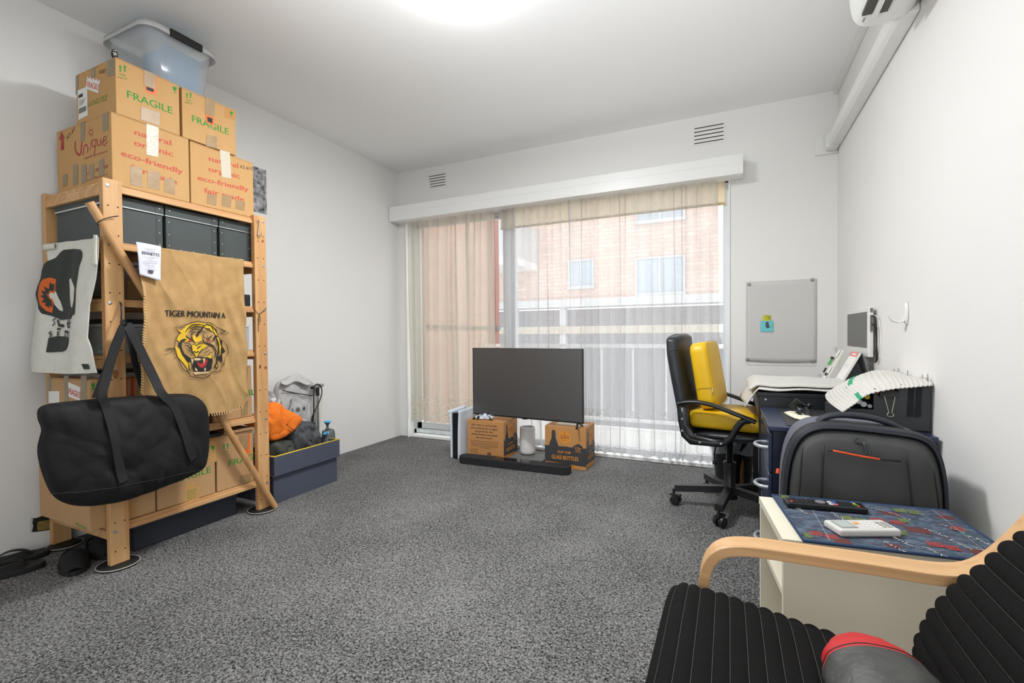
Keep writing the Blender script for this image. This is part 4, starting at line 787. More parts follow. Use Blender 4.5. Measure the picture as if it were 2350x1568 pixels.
# ================================================================ footwear by the left wall
m_foam = mat('black_foam', '141516', rough=.7, bump=.15, bscale=80)
def sole(cx, cy, L, W, ang, tip=.0):
    o = []
    for i in range(28):
        a = 2*math.pi*i/28; x = L/2*math.cos(a); y = W/2*math.sin(a)*(1+.18*math.cos(a))*(1-.18*math.cos(2*a+.3)*(.4)); o.append((cx+x*math.cos(ang)-y*math.sin(ang), cy+x*math.sin(ang)+y*math.cos(ang)))
    return o
def flipflop(label, cx, cy, ang, z=.0, group='black flip-flops by the left wall'):
    t = thing('flip_flop', label, 'footwear', (cx, cy, z), group=group)
    MB().prism([(x, y, z+.001) for x, y in sole(cx, cy, .27, .10, ang)], (0, 0, .022)).build('sole', m_foam, t, bevel=.006)
    ca, sa = math.cos(ang), math.sin(ang); T = lambda u, v, h: (cx+u*ca-v*sa, cy+u*sa+v*ca, z+h)
    for s in (-1, 1): MB().tube(chaikin([T(.075, 0, .022), T(.05, .015*s, .045), T(.0, .04*s, .045), T(-.04, .046*s, .022)], 2, False), .02, 4, flat=(.009, .002, (0, 0, 1))).build('strap', m_foam, t)
    return t
flipflop('black flip-flop nearest the camera at the left edge of the photo', -2.79, .86, R(62))
flipflop('black flip-flop behind another one against the left wall', -2.905, .915, R(70))
def slipper(label, cx, cy, ang, z):
    t = thing('slipper', label, 'footwear', (cx, cy, z), group='black slippers under the shelf end')
    MB().prism([(x, y, z+.001) for x, y in sole(cx, cy, .25, .10, ang)], (0, 0, .018)).build('sole', m_foam, t, bevel=.005)
    ca, sa = math.cos(ang), math.sin(ang); T = lambda u, v, h: Vector((cx+u*ca-v*sa, cy+u*sa+v*ca, z+h))
    f = MB(); f.grid(lambda u, v: T(-.01+.13*v, .048*math.cos(math.pi*u)*(1-.45*v*v), .018+.052*math.sin(math.pi*u)*(1-.72*v*v)), 16, 10); f.build('upper', mat('black_felt', '0f1011', rough=.9), t, smooth=True, solid=.004)
    MB().tube([T(-.01-.115*math.sin(math.pi*i/12), .045*math.cos(math.pi*i/12), .024+.012*math.sin(math.pi*i/12)) for i in range(13)], .006, 8).build('collar', mat('black_felt2', '1b1c1e', rough=.8), t, smooth=True)
    return t
slipper('black slipper nearest the camera beside the front left post', -2.61, 1.03, R(-20), 0)
slipper('black slipper lying behind the nearer one under the shelf', -2.66, 1.15, R(-10), 0)

# ================================================================ pile of things right of the shelf
m_yel = mat('yellow_piping', 'e8c71e', rough=.5)
def bin_(label, x0, x1, y0, y1, z0, z1, sag):
    t = thing('fabric_bin', label, 'storage box', ((x0+x1)/2, (y0+y1)/2, z0), group='navy fabric bins with yellow piping')
    T = .012; f = MB(); f.box(x0, x1, y0, y1, z0, z0+.004); f.box(x1-T, x1, y0, y1, z0, z1); f.box(x0, x0+T, y0, y1, z0, z1); f.box(x0+T, x1-T, y0, y0+T, z0, z1); f.box(x0+T, x1-T, y1-T, y1, z0, z1)
    f.build('bin_walls', m_navy, t, bevel=.003)
    MB().tube([(x0+.006, y0+.006, z1+.002), (x1-.006, y0+.006, z1+.002), (x1-.006, y1-.006, z1+.002), (x0+.006, y1-.006, z1+.002)], .004, 8, closed=True).build('piping', m_yel, t, smooth=True)
    return t
bin_('lower navy fabric bin standing on the carpet right of the shelf', -2.785, -2.455, 1.90, 2.395, .001, .162, 0)
bin_('upper navy fabric bin with yellow rim, filled with grey cloth', -2.785, -2.435, 1.892, 2.402, .170, .285, 0)
m_gcl = mat('dark_grey_cloth', '45474a', rough=.75, bump=.3, bscale=14); m_gc2 = mat('olive_grey_cloth', '43443e', rough=.75, bump=.3, bscale=14)
def lump(name, label, cat, pxs, X, fr, bk, m, wob=.02, wsc=9, rings=24, seed=0, power=.4):
    return tag(MB().pillow(chaikin([at(x, y, X=X) for x, y in pxs], 3), (1, 0, 0), fr, bk, rings=rings, wob=wob, wsc=wsc, seed=seed, power=power, crease=.045, csc=11).build(name, m, smooth=True), label, cat)
lump('folded_jacket', 'dark grey folded jacket piled in the upper fabric bin', 'clothing', [(672, 1012), (672, 985), (690, 972), (722, 970), (734, 1000), (738, 1020), (728, 1036), (680, 1048)], -2.50, .05, .15, m_gcl, .035, 14, seed=3)
lump('folded_trousers', 'olive grey cloth spilling over the left of the upper fabric bin', 'clothing', [(612, 1075), (612, 1015), (640, 1008), (680, 1010), (700, 1035), (680, 1052), (650, 1062)], -2.53, .05, .15, m_gc2, .03, 12, seed=8)
lump('dark_bundle', 'near black bundle between the orange bag and the grey jacket', 'bundle', [(612, 1016), (640, 995), (668, 975), (690, 970), (700, 1000), (680, 1020), (640, 1030)], -2.60, .04, .12, mat('near_black_cloth', '1a1b1d', rough=.8), .02, 10, seed=5)
# orange bag
t = thing('shopping_bag', 'orange shop bag with black script lettering, bulging out right of the shelf', 'bag', (-2.53, 1.97, .42))
OX = -2.52
oo = chaikin([at(x, y, X=OX) for x, y in [(540, 968), (575, 962), (606, 940), (617, 925), (638, 922), (650, 938), (672, 948), (691, 958), (688, 968), (672, 984), (655, 1000), (630, 1012), (612, 1012), (600, 985), (570, 978)]], 3)
MB().pillow(oo, (1, 0, 0), .055, .10, rings=28, power=.25, wob=.016, wsc=9, crease=.028, csc=9, ctr=at(632, 965, X=OX)).build('bag_body', mat('orange_fabric', 'f07a1c', rough=.85, bump=.2, bscale=26), t, smooth=True)
def orw(v): return Vector((v.x+.052*max(0, 1-((v.y-at(632, 965, X=OX).y)/.16)**2)**.5+.015, v.y, v.z))
k = Ink((OX, 0, 0), (1, 0, 0), off=.012, warp=orw, maxe=.05); k.text("Romeo's", (634, 974), (660, 990), .014, 0, shear=.5, bold=.01); k.text('Wholefoods', (638, 986), (658, 998), .012, 0, shear=.5, bold=.01); k.text('for healthy living', (618, 996), (645, 1005), .005, 0, shear=.4); k.build('printed_words', m_ink, t)
lump('patterned_scarf', 'bunched black and white patterned scarf behind the orange bag', 'clothing', [(610, 925), (616, 914), (632, 911), (646, 920), (650, 935), (640, 945), (615, 935)], -2.60, .03, .06, mat('zebra_print', 'e8e8e8', col2='1c1c20', var=1, vscale=34, rough=.8), .015, 22, seed=2)
lump('grey_pouch', 'pale grey rounded pouch at the back of the pile beside the post', 'pouch', [(598, 960), (600, 900), (615, 893), (627, 900), (631, 914), (630, 960)], -2.72, .04, .06, mat('pale_grey_cloth', 'a9a9ab', rough=.7), .01, 9)
# mailer bag
t = thing('mailer_bag', 'crumpled silver-grey mailer bag with black print leaning on the left wall', 'bag', (-2.84, 2.42, .40))
m_mail = mat('silver_mailer', 'c2c1c0', rough=.5, bump=.25, bscale=16)
MXX = -2.83
def mlw(v): return Vector((v.x+.018*noise.noise(Vector((v.y*8, v.z*8, 3)))+.012*noise.noise(Vector((v.y*25, v.z*20, 6))), v.y, v.z))
MB().pillow(chaikin([at(x, y, X=MXX) for x, y in [(634, 918), (640, 878), (662, 868), (680, 859), (700, 866), (712, 872), (724, 884), (722, 920), (719, 960), (716, 1020), (700, 1055), (660, 1068), (640, 1060), (636, 980)]], 2), (1, 0, 0), .03, .09, rings=30, wob=.014, wsc=8, power=.16, crease=.030, csc=10).build('bag_body', m_mail, t, smooth=True)
MB().grid(lambda u, v: mlw(at(645+68*u, 880-13*v*math.sin(u*3)-6*v+4*math.sin(9*u), X=MXX+.045-.03*v)), 16, 6).build('rolled_top', m_mail, t, smooth=True, solid=.003)
k = Ink((MXX+.036, 0, 0), (1, 0, 0), off=.001, warp=mlw, maxe=.04); k.stroke([(648, 896), (680, 903), (718, 909)], .006, 0, False); k.text('NVERSE.COM.AU', (664, 941), (671, 914), .012, 0, bold=.02)
for q in range(6): k.poly([(669+q*1.2, 935+q), (669.6+q*1.2, 935+q), (669.6+q*1.2, 941+q), (669+q*1.2, 941+q)])
for q in range(5): k.poly([(680, 935+q*2), (687, 935.5+q*2), (687, 936.5+q*2), (680, 936+q*2)])
k.poly([(698, 934), (702, 934), (702, 941), (698, 941)]); k.build('printed_text', m_ink, t)
# dark tray box, foot pump, white tube
tag(MB().box(-2.77, -2.64, 2.19, 2.385, .176, .395).build('metal_box', mat('slate_metal', '33373d', rough=.4), bevel=.005), 'slate grey metal box between the mailer bag and the jacket', 'box')
tag(MB().cyl(Vector((-2.84, 2.535, .001)), at(734, 905, X=-2.86), .022, .022, 16).build('white_tube', mat('cream_plastic', 'dcdccb', rough=.4), smooth=False, bevel=.002), 'cream plastic tube standing against the wall behind the pump', 'tube')
t = thing('track_pump', 'silver and black bicycle floor pump with coiled hose', 'bicycle pump', (-2.80, 2.53, .30)); m_pg = mat('pump_grey', '8b8d8f', rough=.35)
a, b = at(716, 890, X=-2.76), at(741, 884, X=-2.82); MB().tube([a, a*.9+b*.1, a*.1+b*.9, b], [.008, .013, .014, .010], 14).build('handle', m_pg, t, smooth=True); MB().tube([a+Vector((.0, -.008, 0)), a+Vector((0, .012, .001))], [.010, .0135], 14).build('handle_cap', m_ink, t, smooth=True)
c = (a+b)/2; MB().cyl(c, c-Vector((0, 0, .07)), .013, .013).build('collar', m_ink, t, smooth=False); MB().cyl(c-Vector((0, 0, .07)), Vector((c.x, c.y, .02)), .0095).build('barrel', mat('chrome', 'd0d3d6', metal=.9, rough=.25), t, smooth=False)
MB().box(c.x-.04, c.x+.04, c.y-.11, c.y+.11, .001, .018).build('foot_base', m_ink, t, bevel=.004)
hs = chaikin([Vector((-2.75, 2.5, .10)), at(714, 970, X=-2.76), at(718, 950, X=-2.76), at(730, 930, X=-2.76), at(739, 905, X=-2.77), at(738, 888, X=-2.77), at(730, 881, X=-2.77), at(722, 884, X=-2.76), at(720, 900, X=-2.75), at(720, 930, X=-2.75), at(720, 950, X=-2.75), at(718, 970, X=-2.75)], 3, False)
MB().tube(hs, .0045, 8).build('hose', mat('black_hose', '131314', rough=.5), t, smooth=True)
# spray bottle
t = thing('spray_bottle', 'grey pump spray bottle with blue nozzle in the corner of the upper fabric bin', 'spray bottle', (-2.56, 2.37, .17)); m_bl = mat('sky_blue_plastic', '3fa9dc', rough=.35); m_sg = mat('slate_plastic', '565c61', rough=.4)
C0 = at(752, 1005, X=-2.56); T_ = Matrix.Translation((C0.x, C0.y, 0))
MB().lathe([(.05, .178), (.052, .20), (.05, .255), (.044, .275), (.040, .30), (.036, .335), (.012, .342), (.001, .342)], 24, T_).build('tank', m_sg, t, smooth=True)
MB().lathe([(.018, .342), (.010, .352), (.008, .37), (.018, .39), (.020, .393)], 20, T_).build('pump_neck', m_sg, t, smooth=True); MB().lathe([(.024, .393), (.024, .399), (.015, .403), (.001, .403)], 20, T_).build('pump_knob', m_bl, t, smooth=True)
MB().tube([C0+Vector((.02, -.03, .04)), C0+Vector((.03, -.055, .04)), C0+Vector((.035, -.068, .038))], [.012, .009, .005], 12).build('nozzle', m_bl, t, smooth=True)
MB().tube(chaikin([Vector((C0.x, C0.y+.03, .20)), Vector((C0.x, C0.y+.056, .21)), Vector((C0.x, C0.y+.056, .325)), Vector((C0.x, C0.y+.03, .335))], 2, False), .009, 10).build('grip', m_sg, t, smooth=True)

# ================================================================ television group in front of the window
m_pla = mat('satin_black_plastic', '151618', rough=.35); m_pwh = mat('console_white', 'd9e2ec', rough=.3)
t = thing('games_console', 'upright white and black games console standing on the carpet left of the television', 'games console', (-2.0, 3.32, 0))
MB().box(-2.031, -1.972, 3.20, 3.44, .004, .372).build('core', m_pla, t, bevel=.008, seg=3)
def fin(side):
    f = MB(); g = lambda u, v: (-2.0+side*(.030+.016*math.cos(3.1*(v-.5))*-1+.013*(1-u)*0+.012), 3.185+.265*u, .002+.388*v+.010*u*(1 if v > .9 else 0))
    f.grid(lambda u, v: (-2.0+side*(.037+.012*v**3), 3.182+.268*u-(.012 if v > .95 else 0)*(1-u), .002+(.390+.008*u)*v), 6, 20); return f.build('side_panel', m_pwh, t, smooth=True, solid=.006)
fin(-1); fin(1)
MB().box(-1.969, -1.9655, 3.200, 3.21, .05, .19).build('disc_slot', m_pla, t); MB().box(-2.045, -1.96, 3.24, 3.40, .0, .003).build('base_stand', m_pla, t)
def brewbox(label, x0, x1, y0, y1, h):
    return thing('bottle_box', label, 'box', ((x0+x1)/2, (y0+y1)/2, 0), group='brown printed bottle boxes under the television'), MB().box(x0, x1, y0, y1, .001, h)
m_bb = mat('brown_box_card', 'c08a54', col2='ac7842', var=.4, vscale=5, rough=.7); m_cin = mat('charcoal_print', '3a3a3c', rough=.6); m_oin = mat('orange_print', 'e08f2c', rough=.6)
def torn(xa, xb, z, n, amp, P3, rnd): return [P3(xa+(xb-xa)*i/n, z+rnd.uniform(-amp, amp)) for i in range(n+1)]
def bottle_art(k, P3, W, mi=0):
    rnd = random.Random(3); k.poly([P3(0, .045), P3(W, .030)]+torn(W, 0, .165, 22, .0025, P3, rnd), 0)
    k.poly([P3(x*W/.32, z) for x, z in ((.035, .16), (.035, .175), (.055, .225), (.058, .275), (.064, .283), (.078, .283), (.083, .275), (.087, .225), (.108, .172), (.108, .16))], 0)
    k.poly([P3(x*W/.32, z) for x, z in ((.115, .265), (.155, .280), (.20, .262), (.20, .215), (.158, .182), (.115, .215))], 1)
    k.poly([P3(x*W/.32, z) for x, z in ((.225, .175), (.262, .195), (.295, .178), (.295, .135), (.262, .112), (.225, .135))], 0)
    k.poly([P3(x*W/.32, z) for x, z in ((.06, .040), (.24, .032), (.262, .018), (.16, .014), (.05, .026))], 1)
def face_text(k, P3, W, l):
    for b, x0, x1, z, h, mi, bo in l: k.text(b, P3(x0*W/.32, z), P3(x1*W/.32, z), h, mi, bold=bo)
txt2 = [('MANGROVE', .122, .194, .240, .0105, 0, .02), ("JACK'S", .125, .190, .222, .015, 0, .03), ('BREWERY', .134, .182, .209, .006, 0, 0), ('12x', .240, .282, .155, .017, 1, .03), ('750mL', .241, .280, .142, .009, 1, .01), ('BOTTLES', .241, .280, .130, .008, 1, .01), ('FLIP TOP', .105, .205, .112, .020, 1, .02), ('GLASS BOTTLES', .055, .262, .068, .030, 1, .03), ('reusable & recyclable', .115, .23, .022, .007, 0, .01)]
# right-hand box
t, f = brewbox('right-hand brown bottle box printed with Flip Top Glass Bottles, under the television', -1.264, -.946, 3.285, 3.526, .308); f.build('carton', m_bb, t, bevel=.003)
MB().prism([(-1.262, 3.287, .3085), (-.948, 3.287, .3085), (-.946, 3.40, .3085), (-1.262, 3.40, .3085)], (0, 0, .003)).prism([(-1.262, 3.403, .3085), (-.946, 3.403, .3085), (-.944, 3.524, .312), (-1.262, 3.524, .3085)], (0, 0, .003)).build('flaps', m_bb, t)
MB().box(-1.264+.06, -.97, 3.36, 3.45, .3124, .3130).build('clear_tape', mat('pale_tape', 'd8cdb6', rough=.3, bump=.3, bscale=40), t)
P3 = lambda u, z: Vector((-1.264+u, 3.285, z)); k = Ink((0, 3.285, 0), (0, -1, 0)); W = .318; bottle_art(k, P3, W); face_text(k, P3, W, txt2)
st = []
for i in range(10): a = math.pi/2+i*math.pi/5; r_ = .0075 if i % 2 == 0 else .0032; st.append(P3(.158*W/.32+r_*math.cos(a), .263+r_*math.sin(a)))
k.poly(st, 0); k.stroke([P3(.061, .24), P3(.054, .25), P3(.055, .27), P3(.062, .278)], .002, 0, False); k.stroke([P3(.082, .24), P3(.090, .25), P3(.089, .27), P3(.08, .278)], .002, 0, False)
k.build('printed_front', [m_cin, m_oin], t)
P3 = lambda u, z: Vector((-.946, 3.285+u, z)); k = Ink((-.946, 0, 0), (1, 0, 0)); W = .241; bottle_art(k, P3, W); face_text(k, P3, W, txt2); k.build('printed_side', [m_cin, m_oin], t)
# left-hand box
t, f = brewbox('left-hand brown bottle box covered in black text, under the television', -1.935, -1.605, 3.275, 3.535, .308); f.build('carton', m_bb, t, bevel=.003)
MB().prism([(-1.934, 3.278, .3085), (-1.607, 3.278, .3085), (-1.607, 3.39, .3085), (-1.934, 3.39, .3085)], (0, 0, .003)).prism([(-1.934, 3.395, .3085), (-1.605, 3.395, .3085), (-1.605, 3.533, .316), (-1.934, 3.533, .3085)], (0, 0, .003)).build('flaps', m_bb, t)
P3 = lambda u, z: Vector((-1.935+u, 3.275, z)); k = Ink((0, 3.275, 0), (0, -1, 0)); W = .33
face_text(k, P3, .32, [('Join with us and bottle', .040, .272, .268, .0135, 0, .035), ('your next brew in glass.', .036, .282, .243, .0135, 0, .035), ("It's great for the", .076, .235, .218, .0135, 0, .035), ('environment and great', .042, .276, .193, .0135, 0, .035), ('for your beer!', .086, .226, .168, .0135, 0, .035)]+[(b, a0, a1, z, .006, 0, .01) for b, a0, a1, z in (('WHEN PLASTIC BOTTLES ARE TIED IN, GLASS BOTTLES ARE', .024, .29, .143), ('REUSABLE, MEANING LESS ENDS UP AS WASTE', .034, .275, .130), ('FLAVOUR CHARACTERISTICS MUCH BETTER AND LONGER', .032, .282, .117), ('WHICH DOESNT LET OXYGEN IN, KEEPING YOUR BEER', .034, .278, .104), ('COLD FOR LONGER', .11, .205, .091))]+[('BREW NOTES AND', .03, .10, .078-.008*q, .004, 0, 0) for q in range(5)])
for q in range(10): k.poly([P3(.185+q*.0036, .035), P3(.187+q*.0036, .035), P3(.187+q*.0036, .062), P3(.185+q*.0036, .062)])
face_text(k, P3, .32, [('750ML', .235, .30, .028, .012, 0, .03)]); k.build('printed_front', [m_cin, m_oin], t)
P3 = lambda u, z: Vector((-1.605, 3.275+u, z)); k = Ink((-1.605, 0, 0), (1, 0, 0)); W = .26; bottle_art(k, P3, W); face_text(k, P3, W, txt2); k.build('printed_side', [m_cin, m_oin], t)
# slate tile with white mesh router
tag(MB().box(-1.60, -1.31, 3.335, 3.62, .001, .022).build('slate_tile', mat('slate', '6f706e', col2='4e4f4e', var=.7, vscale=12, rough=.5), bevel=.002), 'dark slate tile on the carpet between the two bottle boxes', 'tile')
t = thing('mesh_router', 'white cylindrical router standing on the slate tile', 'router', (-1.50, 3.505, .0225)); TT = Matrix.Translation((-1.50, 3.505, 0))
m_rw = mat('router_white', 'e2e1df', rough=.4)
MB().lathe([(.052, .0235), (.062, .032), (.064, .05), (.063, .235), (.060, .243), (.050, .243), (.049, .236), (.001, .236)], 40, TT).build('body', m_rw, t, smooth=True, bevel=0)
MB().lathe([(.038, .2365), (.038, .239), (.001, .239)], 30, TT).build('top_grille', mat('mid_grey_plastic', '77797b', rough=.4), t, smooth=False); MB().tube([(-1.50+.045*math.cos(a*.2094), 3.505+.045*math.sin(a*.2094), .2385) for a in range(30)], .0018, 6, closed=True).build('light_ring', m_ink, t)
MB().lathe([(.058, .0228), (.058, .0245), (.001, .0245)], 30, TT).build('foot', m_pla, t); k = Ink((-1.50-.035, 3.505-.0535, .06), (-.5, -.85, 0), off=.001); k.text('velop', (1203.5, 1031), (1211, 1032), .005, 0); k.build('maker_mark', m_cin, t)
# television
t = thing('television', 'flat black television standing across the two bottle boxes', 'television', (-1.436, 3.305, .313), R(-4.2))
MB().box(-.479, .479, -.004, .018, .033, .578).build('screen_bezel', m_pla, t, local=True, bevel=.003)
MB().box(-.473, .473, -.0055, -.004, .044, .574).build('screen', mat('screen_glass', '787878', rough=.5, metal=1), t, local=True)
MB().box(-.36, .36, .018, .055, .06, .40).build('back_housing', m_pla, t, local=True, bevel=.01); MB().box(-.02, .02, -.006, .004, .028, .034).build('sensor', m_pla, t, local=True)
for s in (-1, 1): MB().tube([(s*.432, .005, .036), (s*.445, -.05, .004)], .0075, 8).tube([(s*.432, .005, .036), (s*.44, .085, .004)], .006, 8).tube([(s*.445, -.058, .0035), (s*.445, -.035, .0035)], .0035, 8).build('foot', m_pla, t, local=True)
# controller
t = thing('game_controller', 'white and black game controller lying on the left bottle box', 'game controller', (-1.79, 3.325, .3165), R(8))
cp = [(-.05, .035), (-.02, .03), (.02, .03), (.05, .035), (.072, .02), (.082, -.03), (.074, -.058), (.058, -.05), (.038, -.02), (.0, -.022), (-.038, -.02), (-.058, -.05), (-.074, -.058), (-.082, -.03), (-.072, .02)]
MB().pillow(chaikin([Vector((x, y, .020)) for x, y in cp], 2), (0, 0, 1), .022, .018, rings=6, power=.6).build('shell', m_pwh, t, local=True, smooth=True)
MB().pillow(chaikin([Vector((x, y, .0405)) for x, y in ((-.028, -.01), (.028, -.01), (.034, .024), (-.034, .024))], 2), (0, 0, 1), .0035, .002, rings=4).build('touchpad', m_pwh, t, local=True, smooth=True)
for s in (-1, 1): MB().lathe([(.011, 0), (.007, .004), (.007, .008), (.011, .012), (.001, .0125)], 16, Matrix.Translation((s*.024, -.015, .038))).build('thumbstick', m_pla, t, local=True, smooth=True)
for s in (-1, 1): MB().pillow(chaikin([Vector((s*.055+a, b, .010)) for a, b in ((-.014, -.045), (.014, -.052), (.016, -.018), (-.012, -.012))], 2), (0, 0, 1), .028, .006, rings=5).build('grip', m_pla, t, local=True, smooth=True)
# soundbar
t = thing('soundbar', 'long low black fabric soundbar lying on the carpet in front of the bottle boxes', 'soundbar', (-1.475, 3.163, .0), R(1.5)); m_sb = mat('speaker_fabric', '1c1d20', rough=.85, bump=.25, bscale=400)
ov = []
for i in range(40):
    a = 2*math.pi*i/40; c, s = math.cos(a), math.sin(a); ov.append(Vector(((.392 if c > 0 else -.392)+.056*math.copysign(abs(c)**.8, c), .056*math.copysign(abs(s)**.8, s), .004)))
MB().prism(ov, (0, 0, .050)).build('body', m_sb, t, local=True, bevel=.012, seg=4); MB().box(-.16, .14, -.03, .045, .0535, .0555).build('glossy_panel', mat('gloss_black', '0e0f12', rough=.15), t, local=True); MB().box(-.08, .05, -.052, -.046, .046, .051).build('silver_strip', mat('steel_strip', 'aaaeb4', metal=.8, rough=.3), t, local=True)
for s in (-1, 1): MB().box(s*.35-.03, s*.35+.03, -.03, .03, .0, .005).build('rubber_foot', m_rub, t, local=True)

# ================================================================ office chair
m_ch = mat('chair_black_plastic', '1a1b1d', rough=.38); m_lea = mat('black_leatherette', '22262b', rough=.4, bump=.15, bscale=70); m_yc = mat('yellow_vinyl', 'e3b714', col2='cf9f0c', var=.5, vscale=5, rough=.42, bump=.25, bscale=12)
CX, CY = -.015, 2.90
t = thing('office_chair', 'black office chair with curved armrests facing the desk', 'chair', (CX, CY, 0)); m_drk = mat('matt_black_metal', '202124', rough=.4)
MB().lathe([(.04, .065), (.042, .12), (.03, .13), (.03, .25), (.034, .26), (.034, .27), (.018, .272), (.018, .40)], 24, Matrix.Translation((CX, CY, 0))).build('gas_column', m_drk, t, smooth=True)
for i in range(5):
    a = R(197+72*i); d = Vector((math.cos(a), math.sin(a), 0)); e = Vector((CX, CY, 0))+d*.30
    lg = MB().tube([Vector((CX, CY, .115))+d*.03, Vector((CX, CY, .098))+d*.295], .02, 4, flat=(.02, .018, (0, 0, 1))).build('base_leg', m_drk, t)
    cs = MB(); sd = Vector((-d.y, d.x, 0)); sd = (sd+d*.5).normalized(); fw = sd.cross(Vector((0, 0, 1)))
    c0 = e+Vector((0, 0, .030))-fw*.012
    for s in (-1, 1): cs.cyl(c0+sd*(.006*s), c0+sd*(.028*s), .028, .024, 18)
    cs.cyl(e+Vector((0, 0, .03)), e+Vector((0, 0, .092)), .008, n=10); cs.box(-.014, .014, -.03, .03, 0, .012, Matrix.Translation(c0+Vector((0, 0, .022))) @ Matrix.Rotation(math.atan2(sd.y, sd.x), 4, 'Z')); cs.build('caster', m_ch, t, bevel=.002)
MB().box(CX-.12, CX+.10, CY-.07, CY+.07, .395, .425).build('seat_mechanism', m_drk, t, bevel=.006)
MB().tube(chaikin([(CX-.03, CY-.06, .40), (CX-.05, CY-.12, .385), (CX-.055, CY-.15, .33), (CX-.05, CY-.155, .30)], 2, False), .004, 8).tube([(CX-.05, CY-.155, .305), (CX-.05, CY-.155, .285)], .011, 10).build('height_lever', m_drk, t, smooth=True)
so = chaikin([Vector(p) for p in ((-.22, 2.67, .445), (.16, 2.66, .455), (.20, 2.75, .455), (.20, 3.05, .455), (.16, 3.14, .455), (-.22, 3.13, .445))], 2)
MB().pillow(so, (0, 0, 1), .025, .035, rings=6, power=.45).build('seat', m_lea, t, smooth=True)
bp = [(-.205, .44), (-.235, .60), (-.262, .75), (-.285, .88), (-.292, .96), (-.288, .995)]; YW = [.20, .20, .205, .20, .185, .14]
f = MB()
def backf(u, v):
    q = v*5; i = min(int(q), 4); q -= i; x = bp[i][0]*(1-q)+bp[i+1][0]*q; z = bp[i][1]*(1-q)+bp[i+1][1]*q; w_ = YW[i]*(1-q)+YW[i+1]*q
    a = 2*math.pi*u; c, s = math.cos(a), math.sin(a); rq = max(0, (v-.84)/.16); th = .040*(1-.86*rq*rq)**.5; w_ *= 1-.16*rq**3
    return (x+th*math.copysign(abs(c)**.55, c)+.012*(1-abs(s)), CY+w_*math.copysign(abs(s)**.45, s), z-.012*abs(s)**3*rq*rq)
f.grid(backf, 40, 40, closeu=True); n_ = 40; base = len(f.v); 
f.f.append(list(range(base-40, base))); f.mi.append(0); f.f.append(list(range(0, 40))[::-1]); f.mi.append(0)
f.build('backrest', m_lea, t, smooth=True, bevel=0)
MB().tube([backf(i/40, .66) for i in range(40)], .0022, 6, closed=True).build('back_seam', m_ch, t, smooth=True)
MB().tube([(-.286, 2.72, .80), (-.293, 2.715, .782), (-.292, 2.715, .765)], .003, 6).build('zip_pull', m_met, t)
for s, yy in ((-1, 2.655), (1, 3.145)):
    up = [(-.235, .612), (-.20, .626), (-.13, .632), (-.06, .620), (.02, .593), (.10, .565), (.145, .548)]
    f = MB().tube(chaikin([(x, yy, z) for x, z in up], 2, False), .02, 8, flat=(.024, .011, (0, 0, 1)))
    dn = [(-.225, .608), (-.222, .56), (-.212, .48), (-.19, .435), (-.15, .418), (-.05, .416), (.0, .425), (.035, .46), (.055, .51), (.085, .55), (.12, .556)]
    f.tube(chaikin([(x, yy, z) for x, z in dn], 2, False), .02, 8, flat=(.016, .017, (0, 0, 1)))
    f.prism([(x, yy-.013, z) for x, z in ((-.238, .612), (-.185, .60), (-.180, .50), (-.150, .452), (-.05, .44), (.01, .445), (-.03, .404), (-.17, .400), (-.215, .44), (-.232, .52))], (0, .026, 0))
    f.box(-.20, -.02, min(yy, CY+s*.17), max(yy, CY+s*.17), .425, .44)
    f.build('armrest', m_ch, t, smooth=True)
    g = MB()
    for (x, z) in ((-.21, .535), (-.21, .47), (-.12, .418), (-.015, .424)): g.lathe([(.006, 0), (.005, .002)], 10, Matrix.Translation((x, yy+s*.0145-(.001 if s > 0 else 0), z)) @ Matrix.Rotation(R(90)*(-s), 4, 'X'))
    g.build('arm_screws', m_met, t)
def cushion(name, label, M, L, W, T, m, zipz=None):
    t = thing(name, label, 'cushion', M.translation); o = [Vector(p) for p in rrect(-L/2, L/2, -W/2, W/2, .055, 0, 5)]
    f = MB(); n = len(o); prof_ = [(.0, .93), (.12, .985), (.3, 1.0), (.7, 1.0), (.88, .985), (1.0, .93)]; vs = []
    for (h, q) in prof_: vs += [M @ Vector((p.x*q, p.y*q, T*h+.002*math.sin(p.x*40+p.y*33))) for p in o]
    fs = [(i*n+k, i*n+(k+1) % n, (i+1)*n+(k+1) % n, (i+1)*n+k) for i in range(5) for k in range(n)]
    for (hh, s_, base) in ((1.0, 1, 5*n), (0, -1, 0)):
        prev = base
        for q in (.75, .5, .25):
            b_ = len(vs); vs += [M @ Vector((p.x*.93*q, p.y*.93*q, T*hh+s_*(.010*(1-q*q)+.004*noise.noise(Vector((p.x*q*22, p.y*q*22, 3)))))) for p in o]
            fs += [(prev+k, prev+(k+1) % n, b_+(k+1) % n, b_+k) for k in range(n)]; prev = b_
        vs.append(M @ Vector((0, 0, T*hh+s_*.010))); fs += [(prev+k, prev+(k+1) % n, len(vs)-1) for k in range(n)]
    f.add(vs, fs); f.build('cushion_body', m, t, smooth=True)
    pp = [M @ Vector((p.x*.985, p.y*.985, T*.98)) for p in o]; MB().tube(pp, .0018, 5, closed=True).build('piping', m, t, smooth=True)
    return t
M1 = Matrix.Translation((-.005, 2.90, .483))
cushion('seat_cushion', 'yellow box cushion lying on the office chair seat', M1, .39, .40, .085, m_yc)
M2 = Matrix.Translation((-.115, 2.90, .765)) @ Matrix.Rotation(R(80.5), 4, 'Y') @ Matrix.Translation((0, 0, -.055))
t = cushion('back_cushion', 'yellow box cushion propped against the backrest of the office chair', M2, .37, .36, .09, m_yc)
